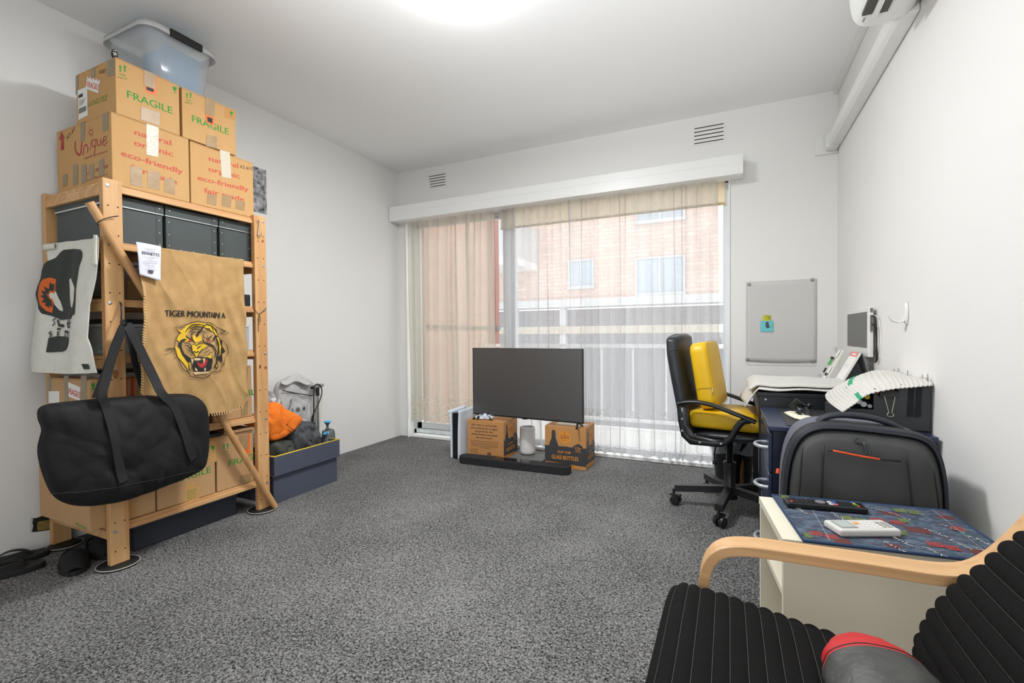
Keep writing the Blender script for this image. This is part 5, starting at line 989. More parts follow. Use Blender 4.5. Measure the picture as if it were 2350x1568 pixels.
zz = M2 @ Vector((.07, -.178, .085)); MB().tube([zz, zz+Vector((.004, -.006, -.02)), zz+Vector((.002, -.006, -.035))], .003, 6).build('zip_pull', m_met, t); MB().tube([M2 @ Vector((.065, -.181, .005)), M2 @ Vector((.068, -.181, .085))], .0012, 5).build('seam', mat('ochre_seam', '8a6a0c', rough=.6), t)
# waste bin with clear bag
def spin(o, ang, cx, cy):
    c, s = math.cos(ang), math.sin(ang); x, y = o.location.x-cx, o.location.y-cy; o.location.x = cx+c*x-s*y; o.location.y = cy+s*x+c*y; o.rotation_euler.z += ang
for o in [q for q in COL.objects if q.name.startswith(('office_chair', 'seat_cushion', 'back_cushion')) and q.parent is None]: spin(o, R(-9), CX, CY); o.location.x += .015
t = thing('waste_bin', 'black waste bin lined with a clear plastic bag behind the office chair', 'bin', (.01, 3.40, 0))
MB().lathe([(.105, .003), (.135, .30), (.132, .30), (.102, .006), (.001, .006)], 32, Matrix.Translation((.02, 3.42, 0))).build('bin_body', mat('bin_black', '0c0c0d', rough=.35), t, smooth=False, bevel=0)
def bagf(u, v):
    a = 2*math.pi*u; z = .335-.12*v; r_ = .139+.006*math.sin(a*9+v*4)+.008*noise.noise(Vector((a*1.5, z*20, 0)))-.010*v*(v > .0)*.4
    return (.02+r_*math.cos(a), 3.42+r_*math.sin(a), z+.010*math.sin(a*3))
MB().grid(bagf, 60, 8, closeu=True).build('bin_liner', plastic_clear('clear_film', 'b9c4cc', .35, .15), t, smooth=True)
tag(MB().prism([(-.105, 3.50, .002), (-.06, 3.52, .002), (-.06, 3.52, .33), (-.12, 3.50, .33)], (.0, .004, 0)).build('plastic_sleeve', plastic_clear('clear_film', 'b9c4cc', .35, .15)), 'clear plastic sleeve standing beside the waste bin', 'plastic sheet')

# ================================================================ desk corner
m_nav = mat('navy_lacquer', '26304a', rough=.28, spec=.6); m_navd = mat('navy_lacquer_dark', '161c2e', rough=.35); m_hdl = mat('silver_plastic', 'b9bdc2', metal=.5, rough=.35)
t = thing('drawer_cabinet', 'navy blue cabinet with three drawers and silver pull handles', 'drawer cabinet', (.38, 2.28, 0))
MB().box(.150, .64, 2.045, 2.545, .012, .622).build('carcass', m_navd, t, bevel=.003); MB().box(.134, .642, 2.035, 2.55, .622, .640).build('top_panel', m_nav, t, bevel=.003)
for (z0_, z1_, zh) in ((.46, .612, .555), (.245, .452, .40), (.03, .237, .185)):
    d = MB().box(.136, .150, 2.045, 2.545, z0_, z1_).build('drawer', m_nav, t, bevel=.004)
    yc = 2.10; MB().tube(chaikin([(.136, yc+.05, zh), (.105, yc+.045, zh), (.088, yc, zh), (.105, yc-.045, zh), (.136, yc-.05, zh)], 2, False), .007, 10).build('handle', m_hdl, d, smooth=True)
for x in (.17, .60):
    for y in (2.07, 2.52): MB().box(x-.015, x+.015, y-.015, y+.015, 0, .012).build('foot', m_pla, t)
tag(MB().box(.20, .62, 2.07, 2.53, .6405, .6425).build('desk_pad', mat('black_vinyl', '202226', rough=.4), bevel=.001), 'thin black desk pad with white stitched edge on the cabinet top', 'desk pad')
# hutch / raised black desk shelf with legs
t = thing('desk', 'black desk with raised panel front beyond the drawer cabinet', 'desk', (.38, 2.9, 0)); m_bd = mat('black_board', '16181c', rough=.4)
MB().box(.125, .645, 2.560, 3.26, .690, .708).build('desk_top', m_bd, t, bevel=.002); MB().box(.128, .645, 2.562, 2.574, .560, .690).build('front_panel', m_bd, t, bevel=.002); MB().box(.128, .14, 2.575, 3.26, .60, .690).build('side_panel', m_bd, t)
for (x, y) in ((.145, 2.60), (.145, 3.23), (.62, 2.60), (.62, 3.23)): MB().box(x-.014, x+.014, y-.014, y+.014, 0, .69).build('leg', m_bd, t)
MB().box(.14, .62, 3.22, 3.24, .10, .13).build('cross_bar', m_bd, t); MB().lathe([(.005, 0), (.004, .002)], 10, Matrix.Translation((.158, 2.5615, .675)) @ Matrix.Rotation(R(90), 4, 'X')).build('stud', m_hdl, t)
tag(MB().cyl((.07, 3.32, .0), (.07, 3.32, .34), .012, .012).build('bronze_tube', mat('bronze', '9a7240', metal=.7, rough=.35)), 'thin bronze tube standing under the desk behind the chair', 'tube')
# towel one: folded on the desk
m_tw = mat('white_terry', 'd4d2cc', rough=.95, bump=.6, bscale=170)
def tw1(u, v):
    x = .045+.46*u; y = 2.575+.60*v; z = .7135+.012*noise.noise(Vector((x*7, y*6, 1)))+.010
    if x < .125: d = (.125-x); z -= d*1.15+.002; x = .125-(d*.72)-.004
    return (x+.012*math.sin(v*7), y, z)
t = thing('towel', 'white terry towel folded over the black desk top', 'towel', (.3, 2.9, .709)); MB().grid(tw1, 34, 24).build('under_layer', m_tw, t, smooth=True, solid=.006)
def tw2(u, v):
    x = .085+.44*u; y = 2.66+.50*v; z = .7395+.012*noise.noise(Vector((x*7, y*6, 1)))+.016*math.sin(math.pi*v)*(1-.3*u)
    if x < .125: z -= (.125-x)*.8
    return (x, y, z)
MB().grid(tw2, 30, 22).build('upper_layer', m_tw, t, smooth=True, solid=.010)
# black organiser
t = thing('desk_organiser', 'black slotted organiser box with open pockets against the right wall', 'organiser', (.515, 2.28, .643)); m_or = mat('graphite_board', '33363a', rough=.55)
X0, X1, Y0, Y1, ZB, ZT = .385, .645, 2.12, 2.47, .6435, .808; f = MB()
for (x0, x1, z0_, z1_) in ((X0, .402, ZB, .700), (.402, .482, ZB, .712), (.482, X1, ZB, .765), (.555, X1, .765, ZT), (.482, .492, .765, .79)): f.box(x0, x1, Y0, Y0+.006, z0_, z1_)
f.prism([(X0, Y0+.006, ZB), (X0, Y1, ZB), (X0, Y1, .69), (X0, Y0+.006, .700)], (.006, 0, 0)); f.box(X1-.006, X1, Y0+.006, Y1, ZB, ZT); f.prism([(X0+.006, Y1, ZB), (X1-.006, Y1, ZB), (X1-.006, Y1, ZT), (.50, Y1, .80), (X0+.006, Y1, .69)], (0, -.006, 0)); f.box(X0, X1, Y0, Y1, ZB, ZB+.004)
f.build('box_walls', m_or, t, bevel=.001); MB().box(.402, .642, Y0+.14, Y0+.145, ZB, .735).build('divider', m_bd, t)
for (x, z) in ((.388, .655), (.395, .79)): MB().lathe([(.003, 0), (.002, .002)], 8, Matrix.Translation((x+.003, Y0-.0005, z)) @ Matrix.Rotation(R(90), 4, 'X')).build('rivet', m_hdl, t)
for i in range(2): MB().prism([(.583+i*.022, Y0-.0006, .800), (.599+i*.022, Y0-.0006, .802), (.596+i*.022, Y0-.0006, .694), (.578+i*.022, Y0-.0006, .692)], (0, -.0015, 0)).build('hook_and_loop_strip', mat('velcro_black', '202021', rough=.95), t)
for i, (x, y, z, r_, c, lab) in enumerate(((.415, 2.15, .735, .006, '2a5fc4', 'blue pen lying in the organiser pocket, leftmost'), (.424, 2.155, .742, .006, '2f66cc', 'blue pen lying in the organiser pocket, second from left'), (.440, 2.15, .738, .010, 'd8d8d6', 'white-capped tube in the organiser pocket, middle'), (.455, 2.15, .728, .010, 'cfd2d2', 'white-capped tube in the organiser pocket, right of the middle'), (.468, 2.16, .755, .009, 'e0c51c', 'yellow-capped tube above the others in the organiser pocket'), (.474, 2.15, .722, .007, 'c3c6c9', 'grey-capped tube in the organiser pocket, rightmost'))):
    p = thing('pen' if r_ < .008 else 'tube', lab, 'pen' if r_ < .008 else 'tube', (x, y, z), group='pens and tubes in the organiser'); MB().cyl((x-.004, y+.11, z+.0), (x, y-.002, z), r_*.95, r_*.95, 12).build('barrel', mat('tube_black', '17181a', rough=.4) if i > 1 else mat('pen_blue', '2a5fc4', rough=.3), p); MB().cyl((x, y-.002, z), (x, y-.014, z), r_, r_, 12).build('cap', mat('cap_'+c, c, rough=.35), p)
t = tag(MB().box(.49, .545, 2.135, 2.2, .768, .79).build('orange_box', m_org), 'small orange and dark item in the upper pocket of the organiser', 'item')
t = thing('binder_clip', 'large black binder clip with wire loop hanging on the organiser front', 'binder clip', (.525, 2.11, .70), group='binder clips')
MB().prism([(.498, 2.121, .785), (.498, 2.1285, .785), (.498, 2.131, .762), (.498, 2.1045, .762), (.498, 2.113, .786)], (.056, 0, 0)).build('clip_body', m_ink, t, bevel=.001)
MB().tube(chaikin([(.510, 2.106, .764), (.519, 2.098, .715), (.521, 2.097, .707), (.514, 2.096, .699), (.519, 2.095, .693), (.531, 2.095, .693), (.536, 2.096, .699), (.529, 2.097, .707), (.531, 2.098, .715), (.541, 2.106, .764)], 2, False), .0013, 6).build('wire_loop', mat('brass_wire', 'b9b59a', metal=.8, rough=.3), t, smooth=True)
# ribbed towel with green stripes
gp = [[(at(1932, 946, Y=2.098)), at(1962, 926, Y=2.098), at(1992, 905, Y=2.098), at(2045, 893, Y=2.098), at(2095, 888, Y=2.098), at(2140, 884, Y=2.105)],
      [(at(1912, 932, Y=2.20)), at(1944, 912, Y=2.17), at(1976, 893, Y=2.15), at(2040, 880, Y=2.14), at(2090, 876, Y=2.14), at(2138, 872, Y=2.14)],
      [(at(1897, 918, Y=2.32)), at(1926, 897, Y=2.26), at(1962, 876, Y=2.22), at(2030, 866, Y=2.20), at(2085, 868, Y=2.19), at(2130, 868, Y=2.20)],
      [(at(1894, 906, Y=2.38)), at(1924, 884, Y=2.36), at(1965, 864, Y=2.36), at(2020, 855, Y=2.36), at(2068, 860, Y=2.36), at(2112, 866, Y=2.36)],
      [(at(1903, 898, Y=2.42)), at(1940, 878, Y=2.46), at(1976, 860, Y=2.47), at(2008, 850, Y=2.47), at(2050, 852, Y=2.47), at(2075, 858, Y=2.47)]]
def gsm(u, v):
    def cr_(a, b, c, d, s): return .5*((2*b)+(c-a)*s+(2*a-5*b+4*c-d)*s*s+(3*b-a-3*c+d)*s**3)
    U, V = u*5, v*4; i, j = min(int(U), 4), min(int(V), 3); fu, fv = U-i, V-j; g = lambda a, b: gp[max(0, min(4, b))][max(0, min(5, a))]
    rows = [cr_(g(i-1, j+q), g(i, j+q), g(i+1, j+q), g(i+2, j+q), fu) for q in (-1, 0, 1, 2)]; p = cr_(*rows, fv); p.x = min(p.x, .648); return p
def gt(u, v): p = gsm(u, v); p.z += .0016*math.sin(u*150); return p
f = MB(); base = 0; f.grid(gt, 150, 24)
nf_ = len(f.f); 
for i in range(nf_):
    uu = (i % 150)/150; vv = (i//150)/24
    if .30 < uu-.10*(vv-.3) < .355 and (vv < .20 or .42 < vv < .98): f.mi[i] = 1
t = tag(f.build('striped_towel', [mat('white_waffle', 'cdcac4', rough=.95, bump=.3, bscale=120), mat('green_stripe', '2f9a6c', rough=.9)], smooth=True, solid=.003), 'white ribbed towel with green stripes draped over the black organiser', 'towel')
# small clips along the wall edge of the towel
for i, (x, y, lab) in enumerate(((2052, 849, 'leftmost'), (2062, 848, 'second from left'), (2083, 853, 'middle'), (2117, 864, 'second from right'), (2129, 862, 'rightmost'))):
    c = at(x, y, X=.640); tag(MB().tube([c+Vector((0, -.004, -.022)), c+Vector((0, -.004, 0)), c+Vector((0, .0, .006)), c+Vector((0, .004, 0)), c+Vector((0, .004, -.022))], .0010, 6).build('wire_clip', mat('clip_wire', 'b0b0ae', metal=.4, rough=.4), smooth=True), 'tiny wire clip loop above the striped towel, %s of the row' % lab, 'clip', 'wire clips above the striped towel')
# cloth and folded phone tripod on the cabinet
tag(MB().pillow(chaikin([Vector(p) for p in ((.213, 2.40, .6455), (.222, 2.30, .6455), (.250, 2.19, .6455), (.318, 2.20, .6455), (.322, 2.33, .6455), (.29, 2.43, .6455))], 1), (0, 0, 1), .008, .0, rings=6, wob=.006, wsc=25).build('cream_cloth', mat('cream_cotton', 'ded9c3', rough=.9, bump=.3, bscale=60), smooth=True), 'small cream cloth under the phone tripod', 'cloth')
t = thing('phone_tripod', 'small black folding phone tripod lying on the cream cloth', 'tripod', (.275, 2.32, .655)); g = lambda x, y, Y: at(x, y, Y=Y)
MB().tube([g(1842, 942, 2.32), g(1868, 968, 2.24)], .0085, 10).tube([g(1848, 938, 2.33), g(1866, 966, 2.27)], .0085, 10).tube([g(1834, 950, 2.30), g(1852, 968, 2.22)], .0075, 10).build('legs', m_pla, t, smooth=True)
MB().lathe([(.001, -.013), (.010, -.009), (.013, 0), (.010, .009), (.001, .013)], 16, Matrix.Translation(g(1836, 942, 2.33))).build('ball_head', mat('gun_metal', '4a4d52', metal=.6, rough=.3), t, smooth=True); MB().tube([g(1836, 942, 2.33), g(1828, 932, 2.35)], .006, 10).tube([g(1836, 944, 2.33), g(1822, 953, 2.31)], .005, 10).build('neck', m_pla, t, smooth=True); MB().tube([g(1824, 954, 2.31), g(1820, 958, 2.31)], .010, 12).tube([g(1853, 929, 2.37), g(1860, 934, 2.37)], .010, 12).build('knobs', m_pla, t, smooth=True)
c = g(1829, 931, 2.36); MB().box(-.022, .022, -.006, .006, -.024, .024, Matrix.Translation(c) @ Matrix.Rotation(R(38), 4, 'Y') @ Matrix.Rotation(R(20), 4, 'X')).tube([c, g(1852, 932, 2.37)], .004, 8).build('phone_clamp', m_pla, t, bevel=.002)
# things at the back of the desk by the wall
m_pap = mat('paper_white', 'eceae7', rough=.7); t = thing('desk_calendar', 'white desk calendar with pink header leaning under the small wall display', 'calendar', (.56, 2.88, .72))
a, b = Vector((.505, 2.99, .735)), Vector((.585, 2.99, .895)); dv = Vector((0, -.155, 0))
MB().prism([a, b, b+dv, a+dv], (.010, 0, -.004)).build('page_block', m_pap, t); n_ = (b-a).cross(dv).normalized(); n_ = n_ if n_.x < 0 else -n_
k = Ink(a, n_, off=.001); L_ = b-a; k.poly([a+L_*.86, b, b+dv, a+L_*.86+dv], 0)
for q in range(6): k.stroke([a+L_*(.5)+dv*(.2+.1*q), a+L_*(.62)+dv*(.2+.1*q)], .0012, 1, False)
k.stroke([a+L_*.93+dv*.25, a+L_*.93+dv*.75], .008, 2, False); k.build('printed_header', [mat('salmon_print', 'e08c84', rough=.7), mat('grey_ink', '4a4a52'), m_pap], t)
MB().prism([Vector((.515, 2.99, .730)), Vector((.597, 2.99, .893)), Vector((.640, 2.99, .73))], (0, -.003, 0)).prism([Vector((.640, 2.99, .735)), Vector((.597, 2.99, .893)), Vector((.597, 2.835, .893)), Vector((.640, 2.835, .735))], (.002, 0, 0)).build('easel_back', mat('grey_board', '8f8f8e', rough=.8), t)
t = thing('clipboard', 'clipboard with cards, green peg and wire clips standing behind the calendar', 'clipboard', (.50, 3.05, .715))
a, b = Vector((.465, 3.13, .715)), Vector((.552, 3.13, .90)); dv = Vector((0, -.12, 0)); L_ = b-a; MB().prism([a, b, b+dv, a+dv], (.003, 0, -.002)).build('board', mat('pale_board', 'dcd9cf', rough=.7), t)
def onb(u, v, h=.003): return a+L_*u+dv*v+Vector((-.9, 0, .43))*h
MB().prism([onb(.80, .25), onb(.98, .25), onb(.98, .6), onb(.80, .6)], (-.001, 0, 0)).prism([onb(.30, .3), onb(.5, .3), onb(.5, .75), onb(.30, .75)], (-.001, 0, 0)).prism([onb(.02, .1), onb(.24, .1), onb(.24, .8), onb(.02, .8)], (-.001, 0, 0)).build('cards', m_pap, t)
MB().prism([onb(.52, .1, .006), onb(.70, .1, .006), onb(.70, .22, .006), onb(.52, .22, .006)], (-.008, 0, .003)).build('green_peg', mat('green_plastic', '2fa043', rough=.4), t); MB().prism([onb(.70, .05, .006), onb(.76, .05, .006), onb(.76, .3, .006), onb(.70, .3, .006)], (-.010, 0, .004)).prism([onb(.28, .02, .006), onb(.42, .02, .006), onb(.42, .06, .006), onb(.28, .06, .006)], (-.008, 0, .003)).prism([onb(.22, .5, .006), onb(.30, .5, .006), onb(.30, .7, .006), onb(.22, .7, .006)], (-.004, 0, .003)).build('black_pegs', m_ink, t)
MB().tube([onb(.94, .1, .005), onb(1.03, .12, .02), onb(.98, .25, .03), onb(.9, .18, .005)], .0015, 6).tube([onb(.10, -.05, .005), onb(.2, -.02, .02), onb(.12, .08, .03), onb(.02, .0, .005)], .0015, 6).build('wire_clips', mat('clip_wire', '8a8a88'), t, smooth=True)
# wall display
t = thing('wall_display', 'small white display with dark screen mounted on the right wall', 'display', (.63, 3.05, .88)); m_dw = mat('display_white', 'e8e6e3', rough=.35)
MB().box(.618, .638, 2.815, 3.275, .873, 1.122).build('housing', m_dw, t, bevel=.004, seg=2); MB().box(.6165, .618, 2.845, 3.262, .918, 1.098).build('screen', mat('dark_lcd', '5b5b59', rough=.35), t)
MB().box(.639, .651, 2.85, 3.24, .90, 1.10).build('mount', mat('grey_board', '8f8f8e'), t); MB().box(.624, .634, 2.806, 2.815, 1.0, 1.08).box(.624, .634, 2.810, 2.815, 1.095, 1.115).build('side_ports', mat('port_grey', '6b6b6a', rough=.5), t)
MB().tube(chaikin([(.630, 2.808, 1.075), (.630, 2.785, 1.077), (.636, 2.765, 1.05), (.642, 2.775, .97), (.643, 2.79, .90), (.643, 2.79, .85)], 2, False), .003, 6).tube(chaikin([(.630, 2.808, 1.035), (.630, 2.79, 1.037), (.640, 2.775, 1.0), (.643, 2.785, .93), (.643, 2.76, .87), (.643, 2.80, .85)], 2, False), .003, 6).build('black_cables', m_cord, t, smooth=True)
MB().tube(chaikin([(.632, 2.81, 1.082), (.644, 2.75, 1.07), (.646, 2.725, .95), (.646, 2.75, .87), (.646, 2.77, .85)], 2, False), .0015, 6).build('white_cable', m_dw, t, smooth=True)
# wall hook
t = thing('wall_hook', 'single white adhesive hook on the right wall', 'hook', (.648, 2.39, 1.02))
ho = [Vector((.651, 2.392+.0235*math.cos(a)*(1 if abs(math.sin(a)) < .9 else .8), 1.072+.052*math.sin(a))) for a in [i*math.pi/12 for i in range(24)]]
MB().pillow(ho, (-1, 0, 0), .010, .0, rings=4, power=.35).build('back_plate', m_dw, t, smooth=True)
MB().tube(chaikin([(.643, 2.392, 1.062), (.643, 2.392, 1.040), (.620, 2.392, 1.036), (.600, 2.392, 1.045), (.594, 2.392, 1.062), (.592, 2.392, 1.068)], 2, False), .01, 8, flat=(.010, .0035, (1, 0, 0))).build('hook_arm', m_dw, t, smooth=True)
# paper sheet on the back wall with bulldog clips and notes
t = thing('wall_sheet', 'large grey paper sheet with white lower strip clipped to the back wall', 'poster', (.32, YB-.004, .77)); m_sh = mat('pale_grey_paper', 'cfcdca', rough=.75)
MB().box(.106, .533, YB-.0020, YB-.0008, .765, 1.34).build('backing_sheet', mat('off_white_paper', 'dedcd9', rough=.7), t)
MB().grid(lambda u, v: (.108+.427*u, YB-.004-.003*math.sin(math.pi*v)*(1-v)-.003*noise.noise(Vector((u*3, v*3, 0)))-.004*math.sin(math.pi*u)*(v < .05), .793+.566*v-.006*math.sin(math.pi*u)*(v < .03)), 16, 20).build('grey_sheet', m_sh, t, smooth=True, solid=.0006)
for i, (x, z, lab) in enumerate(((.126, 1.343, 'top left'), (.508, 1.353, 'top right'), (.114, .806, 'bottom left'), (.513, .800, 'bottom right'))):
    c = thing('mirror_clip', 'small metal clip at the %s corner of the grey wall sheet' % lab, 'clip', (x, YB-.006, z), group='metal clips holding the wall sheet'); MB().box(x-.010, x+.010, YB-.012, YB-.0065, z-.009, z+.009).build('plate', mat('dull_steel', '8d8b84', metal=.8, rough=.4), c, bevel=.002); MB().lathe([(.006, 0), (.005, .003), (.001, .004)], 12, Matrix.Translation((x, YB-.012, z)) @ Matrix.Rotation(R(90), 4, 'X')).build('knob', mat('steel_knob', 'c9c9c7', metal=.8, rough=.25), c, smooth=True)
t = tag(MB().box(.214, .262, YB-.0095, YB-.0085, 1.070, 1.118).build('sticky_note', mat('lime_note', 'c9c830', rough=.7)), 'lime yellow sticky note above the blue one on the wall sheet', 'sticky note', 'sticky notes on the wall sheet')
k = Ink((0, YB-.0095, 0), (0, -1, 0), off=.0003); 
for q in range(7): k.stroke([(1755+((q*5) % 14), 724+q*1.3), (1759+((q*7) % 10), 726+q*1.2), (1768, 725+q*1.3)], .0014, 0, False)
k.build('scribble', m_ink, t)
t = tag(MB().box(.198, .276, YB-.0115, YB-.0105, 1.003, 1.080).build('sticky_note', mat('cyan_note', '6fcad2', rough=.7)), 'turquoise sticky note with ink scribble on the wall sheet', 'sticky note', 'sticky notes on the wall sheet')
k = Ink((0, YB-.0115, 0), (0, -1, 0), off=.0003); k.poly([(1757, 740), (1763, 738), (1766, 752), (1761, 754), (1757, 750)]); k.stroke([(1764, 741), (1770, 738), (1775, 745), (1768, 748), (1764, 752), (1775, 751)], .0012, 0, False); k.stroke([(1755, 753), (1776, 749)], .001, 0, False); k.build('scribble', mat('grey_ink', '4a4a52'), t)
tag(MB().tube(chaikin([(.09, 3.02, .70), (.085, 3.01, .665), (.10, 3.0, .645), (.115, 3.01, .66), (.115, 3.02, .70)], 2, False), .0022, 6).build('wire_ring', m_met, smooth=True), 'small wire ring hanging at the desk edge under the white towel', 'ring')

# ================================================================ suitcase
t = thing('suitcase', 'dark grey fabric suitcase with orange zip pocket standing by the right wall', 'suitcase', (.36, 1.83, 0))
m_su = mat('graphite_fabric', '3b3c3b', rough=.7, bump=.22, bscale=7); m_sv = mat('lilac_grey_side', '5b5d6c', rough=.6); m_sn = mat('navy_trim', '1c2029', rough=.6)
_so = [at(x, yy, Y=1.745) for x, yy in ((1797, 1150), (1800, 1085), (1812, 1030), (1835, 993), (1875, 976), (1935, 977), (2010, 985), (2080, 993), (2125, 1003), (2152, 1025), (2170, 1070), (2180, 1150))]
def sc_out(y, g=0, top=.70):
    cc = Vector((.36, 1.745, .36)); o = [Vector((.148, 1.745, .02))]+_so+[Vector((.575, 1.745, .02))]; return [Vector((cc.x+(p.x-cc.x)*(1+g/.21), y, cc.z+(p.z-cc.z)*(1+g/.34))) for p in chaikin(o, 2)]
def sc_old(y, g=0, top=.70):
    x0, x1 = .150-g, .562+g; return chaikin([Vector((x, y, z)) for x, z in ((x0-.006, .02-g*.2), (x1+.02, .02-g*.2), (x1+.008, .30), (x1-.012, .50), (x1-.06, top-.04+g), (x1-.14, top-.005+g), (.36, top+.012+g), (x0+.12, top+.004+g), (x0+.045, top-.04+g), (x0+.012, .50), (x0, .30))], 2)
def loft(y0, y1, g0, g1, mid): 
    f = MB(); rs = [sc_out(y0+(y1-y0)*q, g0*(1-q)+g1*q+mid*math.sin(math.pi*q)) for q in (0, .15, .35, .65, .85, 1)]; n = len(rs[0]); vs = [v for r_ in rs for v in r_]
    return f.add(vs, [(i*n+k, i*n+(k+1) % n, (i+1)*n+(k+1) % n, (i+1)*n+k) for i in range(5) for k in range(n)]+[tuple(range(n))[::-1], tuple(5*n+k for k in range(n))])
loft(1.80, 1.985, 0, -.01, .004).build('rear_shell', m_sv, t, smooth=False, bevel=.01, seg=3)
loft(1.745, 1.800, .0, .0, .004).build('gusset', m_sn, t, smooth=True)
fr = sc_out(1.745, -.012, .69); MB().pillow(fr, (0, -1, 0), .050, .0, rings=10, power=.35, wob=.014, wsc=7, ctr=(.36, 1.745, .36), crease=.016, csc=6).build('front_panel', m_su, t, smooth=True)
MB().tube(sc_out(1.742, -.008), .0042, 8, closed=True).build('piping', m_sn, t, smooth=True); MB().tube(sc_out(1.80, .0), .004, 8, closed=True).build('zip_track', m_ink, t, smooth=True)
def sf(x, z, e=.0): 
    dx = (x-.36)/.215; dz = (z-.36)/.335; q = min(.97, max(abs(dx)**2.2+abs(dz)**6*.9, 0)); p = Vector((x, 1.745, z)); h = .050*(1-min(.95, max(abs(dx), abs(dz))**4))**.35; return Vector((x, 1.745-h-e-.003, z))
for xs in ([(.262, .655), (.255, .50), (.250, .3), (.249, .05)], [(.462, .655), (.475, .50), (.487, .3), (.493, .05)], [(.205, .64), (.198, .5), (.180, .3), (.176, .05)], [(.522, .62), (.538, .5), (.548, .3), (.55, .05)]): MB().tube([sf(x, z, .004) for x, z in chaikin([Vector((a, b)) for a, b in xs], 1, False)], .0028, 6).build('seam_piping', m_ink, t, smooth=True)
MB().tube([sf(x, z, .0035) for x, z in ((.275, .640), (.30, .637), (.33, .633), (.36, .629), (.39, .626), (.42, .625), (.45, .624))], .0035, 6).build('pocket_zip', m_sn, t, smooth=True); MB().tube([sf(x, z, .006) for x, z in ((.285, .6385), (.31, .6355), (.34, .631), (.37, .6275), (.40, .625))], .0032, 6).build('orange_pocket_lining', mat('orange_lining', 'e2501a', rough=.6), t, smooth=True)
MB().tube([(.345, 1.722, .672), (.355, 1.715, .681), (.37, 1.715, .674), (.362, 1.715, .665), (.348, 1.718, .664)], .0025, 6, closed=True).tube([(.365, 1.712, .670), (.374, 1.705, .66), (.379, 1.700, .638), (.373, 1.698, .630), (.367, 1.700, .642), (.366, 1.705, .656)], .0022, 6, closed=True).build('zip_pullers', mat('gun_metal', '4a4d52'), t, smooth=True)
MB().tube(chaikin([(.262, 1.84, .685), (.275, 1.84, .712), (.315, 1.84, .728), (.38, 1.84, .729), (.44, 1.84, .718), (.492, 1.84, .693), (.505, 1.84, .665)], 2, False), .02, 10, flat=(.020, .010, (0, 0, 1))).build('carry_handle', m_sn, t, smooth=True)
MB().tube([(.149, 1.80, .54), (.146, 1.795, .525)], .006, 8).build('orange_tab', mat('orange_lining', 'e2501a'), t)
for x in (.18, .54): MB().cyl((x-.012, 1.96, .025), (x+.012, 1.96, .025), .024, n=16).build('wheel', m_pla, t)
MB().box(.20, .24, 1.75, 1.78, 0, .022).box(.48, .52, 1.75, 1.78, 0, .022).build('feet', m_pla, t)

# ================================================================ side table with mat and remotes
TA = R(6.5); TX, TY, TZ = .116, 1.295, .5; tb = thing('side_table', 'cream side table with open shelf, covered by a patterned mat', 'table', (TX, TY, 0), TA); m_cr = mat('cream_laminate', 'ded8c4', rough=.4)
TWd, TD = .47, .312; MB().box(0, TWd, 0, TD, TZ-.022, TZ).build('table_top', m_cr, tb, local=True, bevel=.0015)
MB().box(0.002, TWd-.002, 0.002, .018, 0, TZ-.0225).build('near_panel', m_cr, tb, local=True, bevel=.001); MB().box(0.002, TWd-.002, TD-.018, TD-.002, 0, TZ-.0225).build('far_panel', m_cr, tb, local=True, bevel=.001); MB().box(TWd-.012, TWd-.004, .0185, TD-.0185, .03, TZ-.0225).build('back_panel', m_cr, tb, local=True)
for z in (.36, .05): MB().box(.006, TWd-.013, .0185, TD-.0185, z-.016, z).build('shelf', m_cr, tb, local=True)
# the mat: quilted patchwork cloth
m = bpy.data.materials.new('patterned_mat'); m.use_nodes = True; nt = m.node_tree; N = nt.nodes; L = nt.links; b = N['Principled BSDF']; b.inputs['Roughness'].default_value = .85
tc = N.new('ShaderNodeTexCoord'); base = None
def mixin(prev, fac, c):
    mx = N.new('ShaderNodeMix'); mx.data_type = 'RGBA'
    if isinstance(prev, tuple): mx.inputs['A'].default_value = prev
    else: L.new(prev, mx.inputs['A'])
    mx.inputs['B'].default_value = (*lin(c), 1); L.new(fac, mx.inputs['Factor']); return mx.outputs['Result']
def blot(scale, stretch, lo, hi, off=0):
    mp = N.new('ShaderNodeMapping'); mp.inputs['Scale'].default_value = stretch; mp.inputs['Location'].default_value = (off, off*.7, 0); L.new(tc.outputs['Object'], mp.inputs[0])
    n = N.new('ShaderNodeTexNoise'); n.inputs['Scale'].default_value = scale; n.inputs['Detail'].default_value = 3; L.new(mp.outputs[0], n.inputs[0]); r = N.new('ShaderNodeMapRange'); r.inputs[1].default_value = lo; r.inputs[2].default_value = hi; L.new(n.outputs[0], r.inputs[0]); return r.outputs[0]
cur = mixin((*lin('3c4658'), 1), blot(30, (1, 2, 1), .45, .6), '566374'); cur = mixin(cur, blot(22, (1, 1, 1), .6, .66, 3), '2f5560'); cur = mixin(cur, blot(26, (1, 2, 1), .62, .68, 7), '55384f'); cur = mixin(cur, blot(90, (1, 3, 1), .58, .62, 9), '20242c'); L.new(cur, b.inputs['Base Color'])
tm = thing('patterned_mat', 'blue-grey patterned cloth mat with red and white lettering motifs on the side table', 'mat', (TX, TY, TZ+.0005), TA)
MB().prism([Vector(p) for p in ((.045, -.006, TZ+.0008-TZ), (.455, -.006, .0008), (.462, .316, .0008), (.040, .316, .0008))], (0, 0, .004)).build('mat_cloth', m, tm, local=True, bevel=.0012)
MB().tube([(.043, -.008, .004), (.457, -.008, .004), (.464, .318, .004), (.038, .318, .004)], .004, 6, closed=True).build('navy_binding', mat('navy_binding', '223a5c', rough=.85), tm, local=True, smooth=True)
WMm = WM[tm.name]; k = Ink(WMm @ Vector((0, 0, .0048)), (0, 0, 1), off=.0006); rnd = random.Random(5); ux = Vector((math.cos(TA), math.sin(TA), 0)); uy = Vector((-math.sin(TA), math.cos(TA), 0))
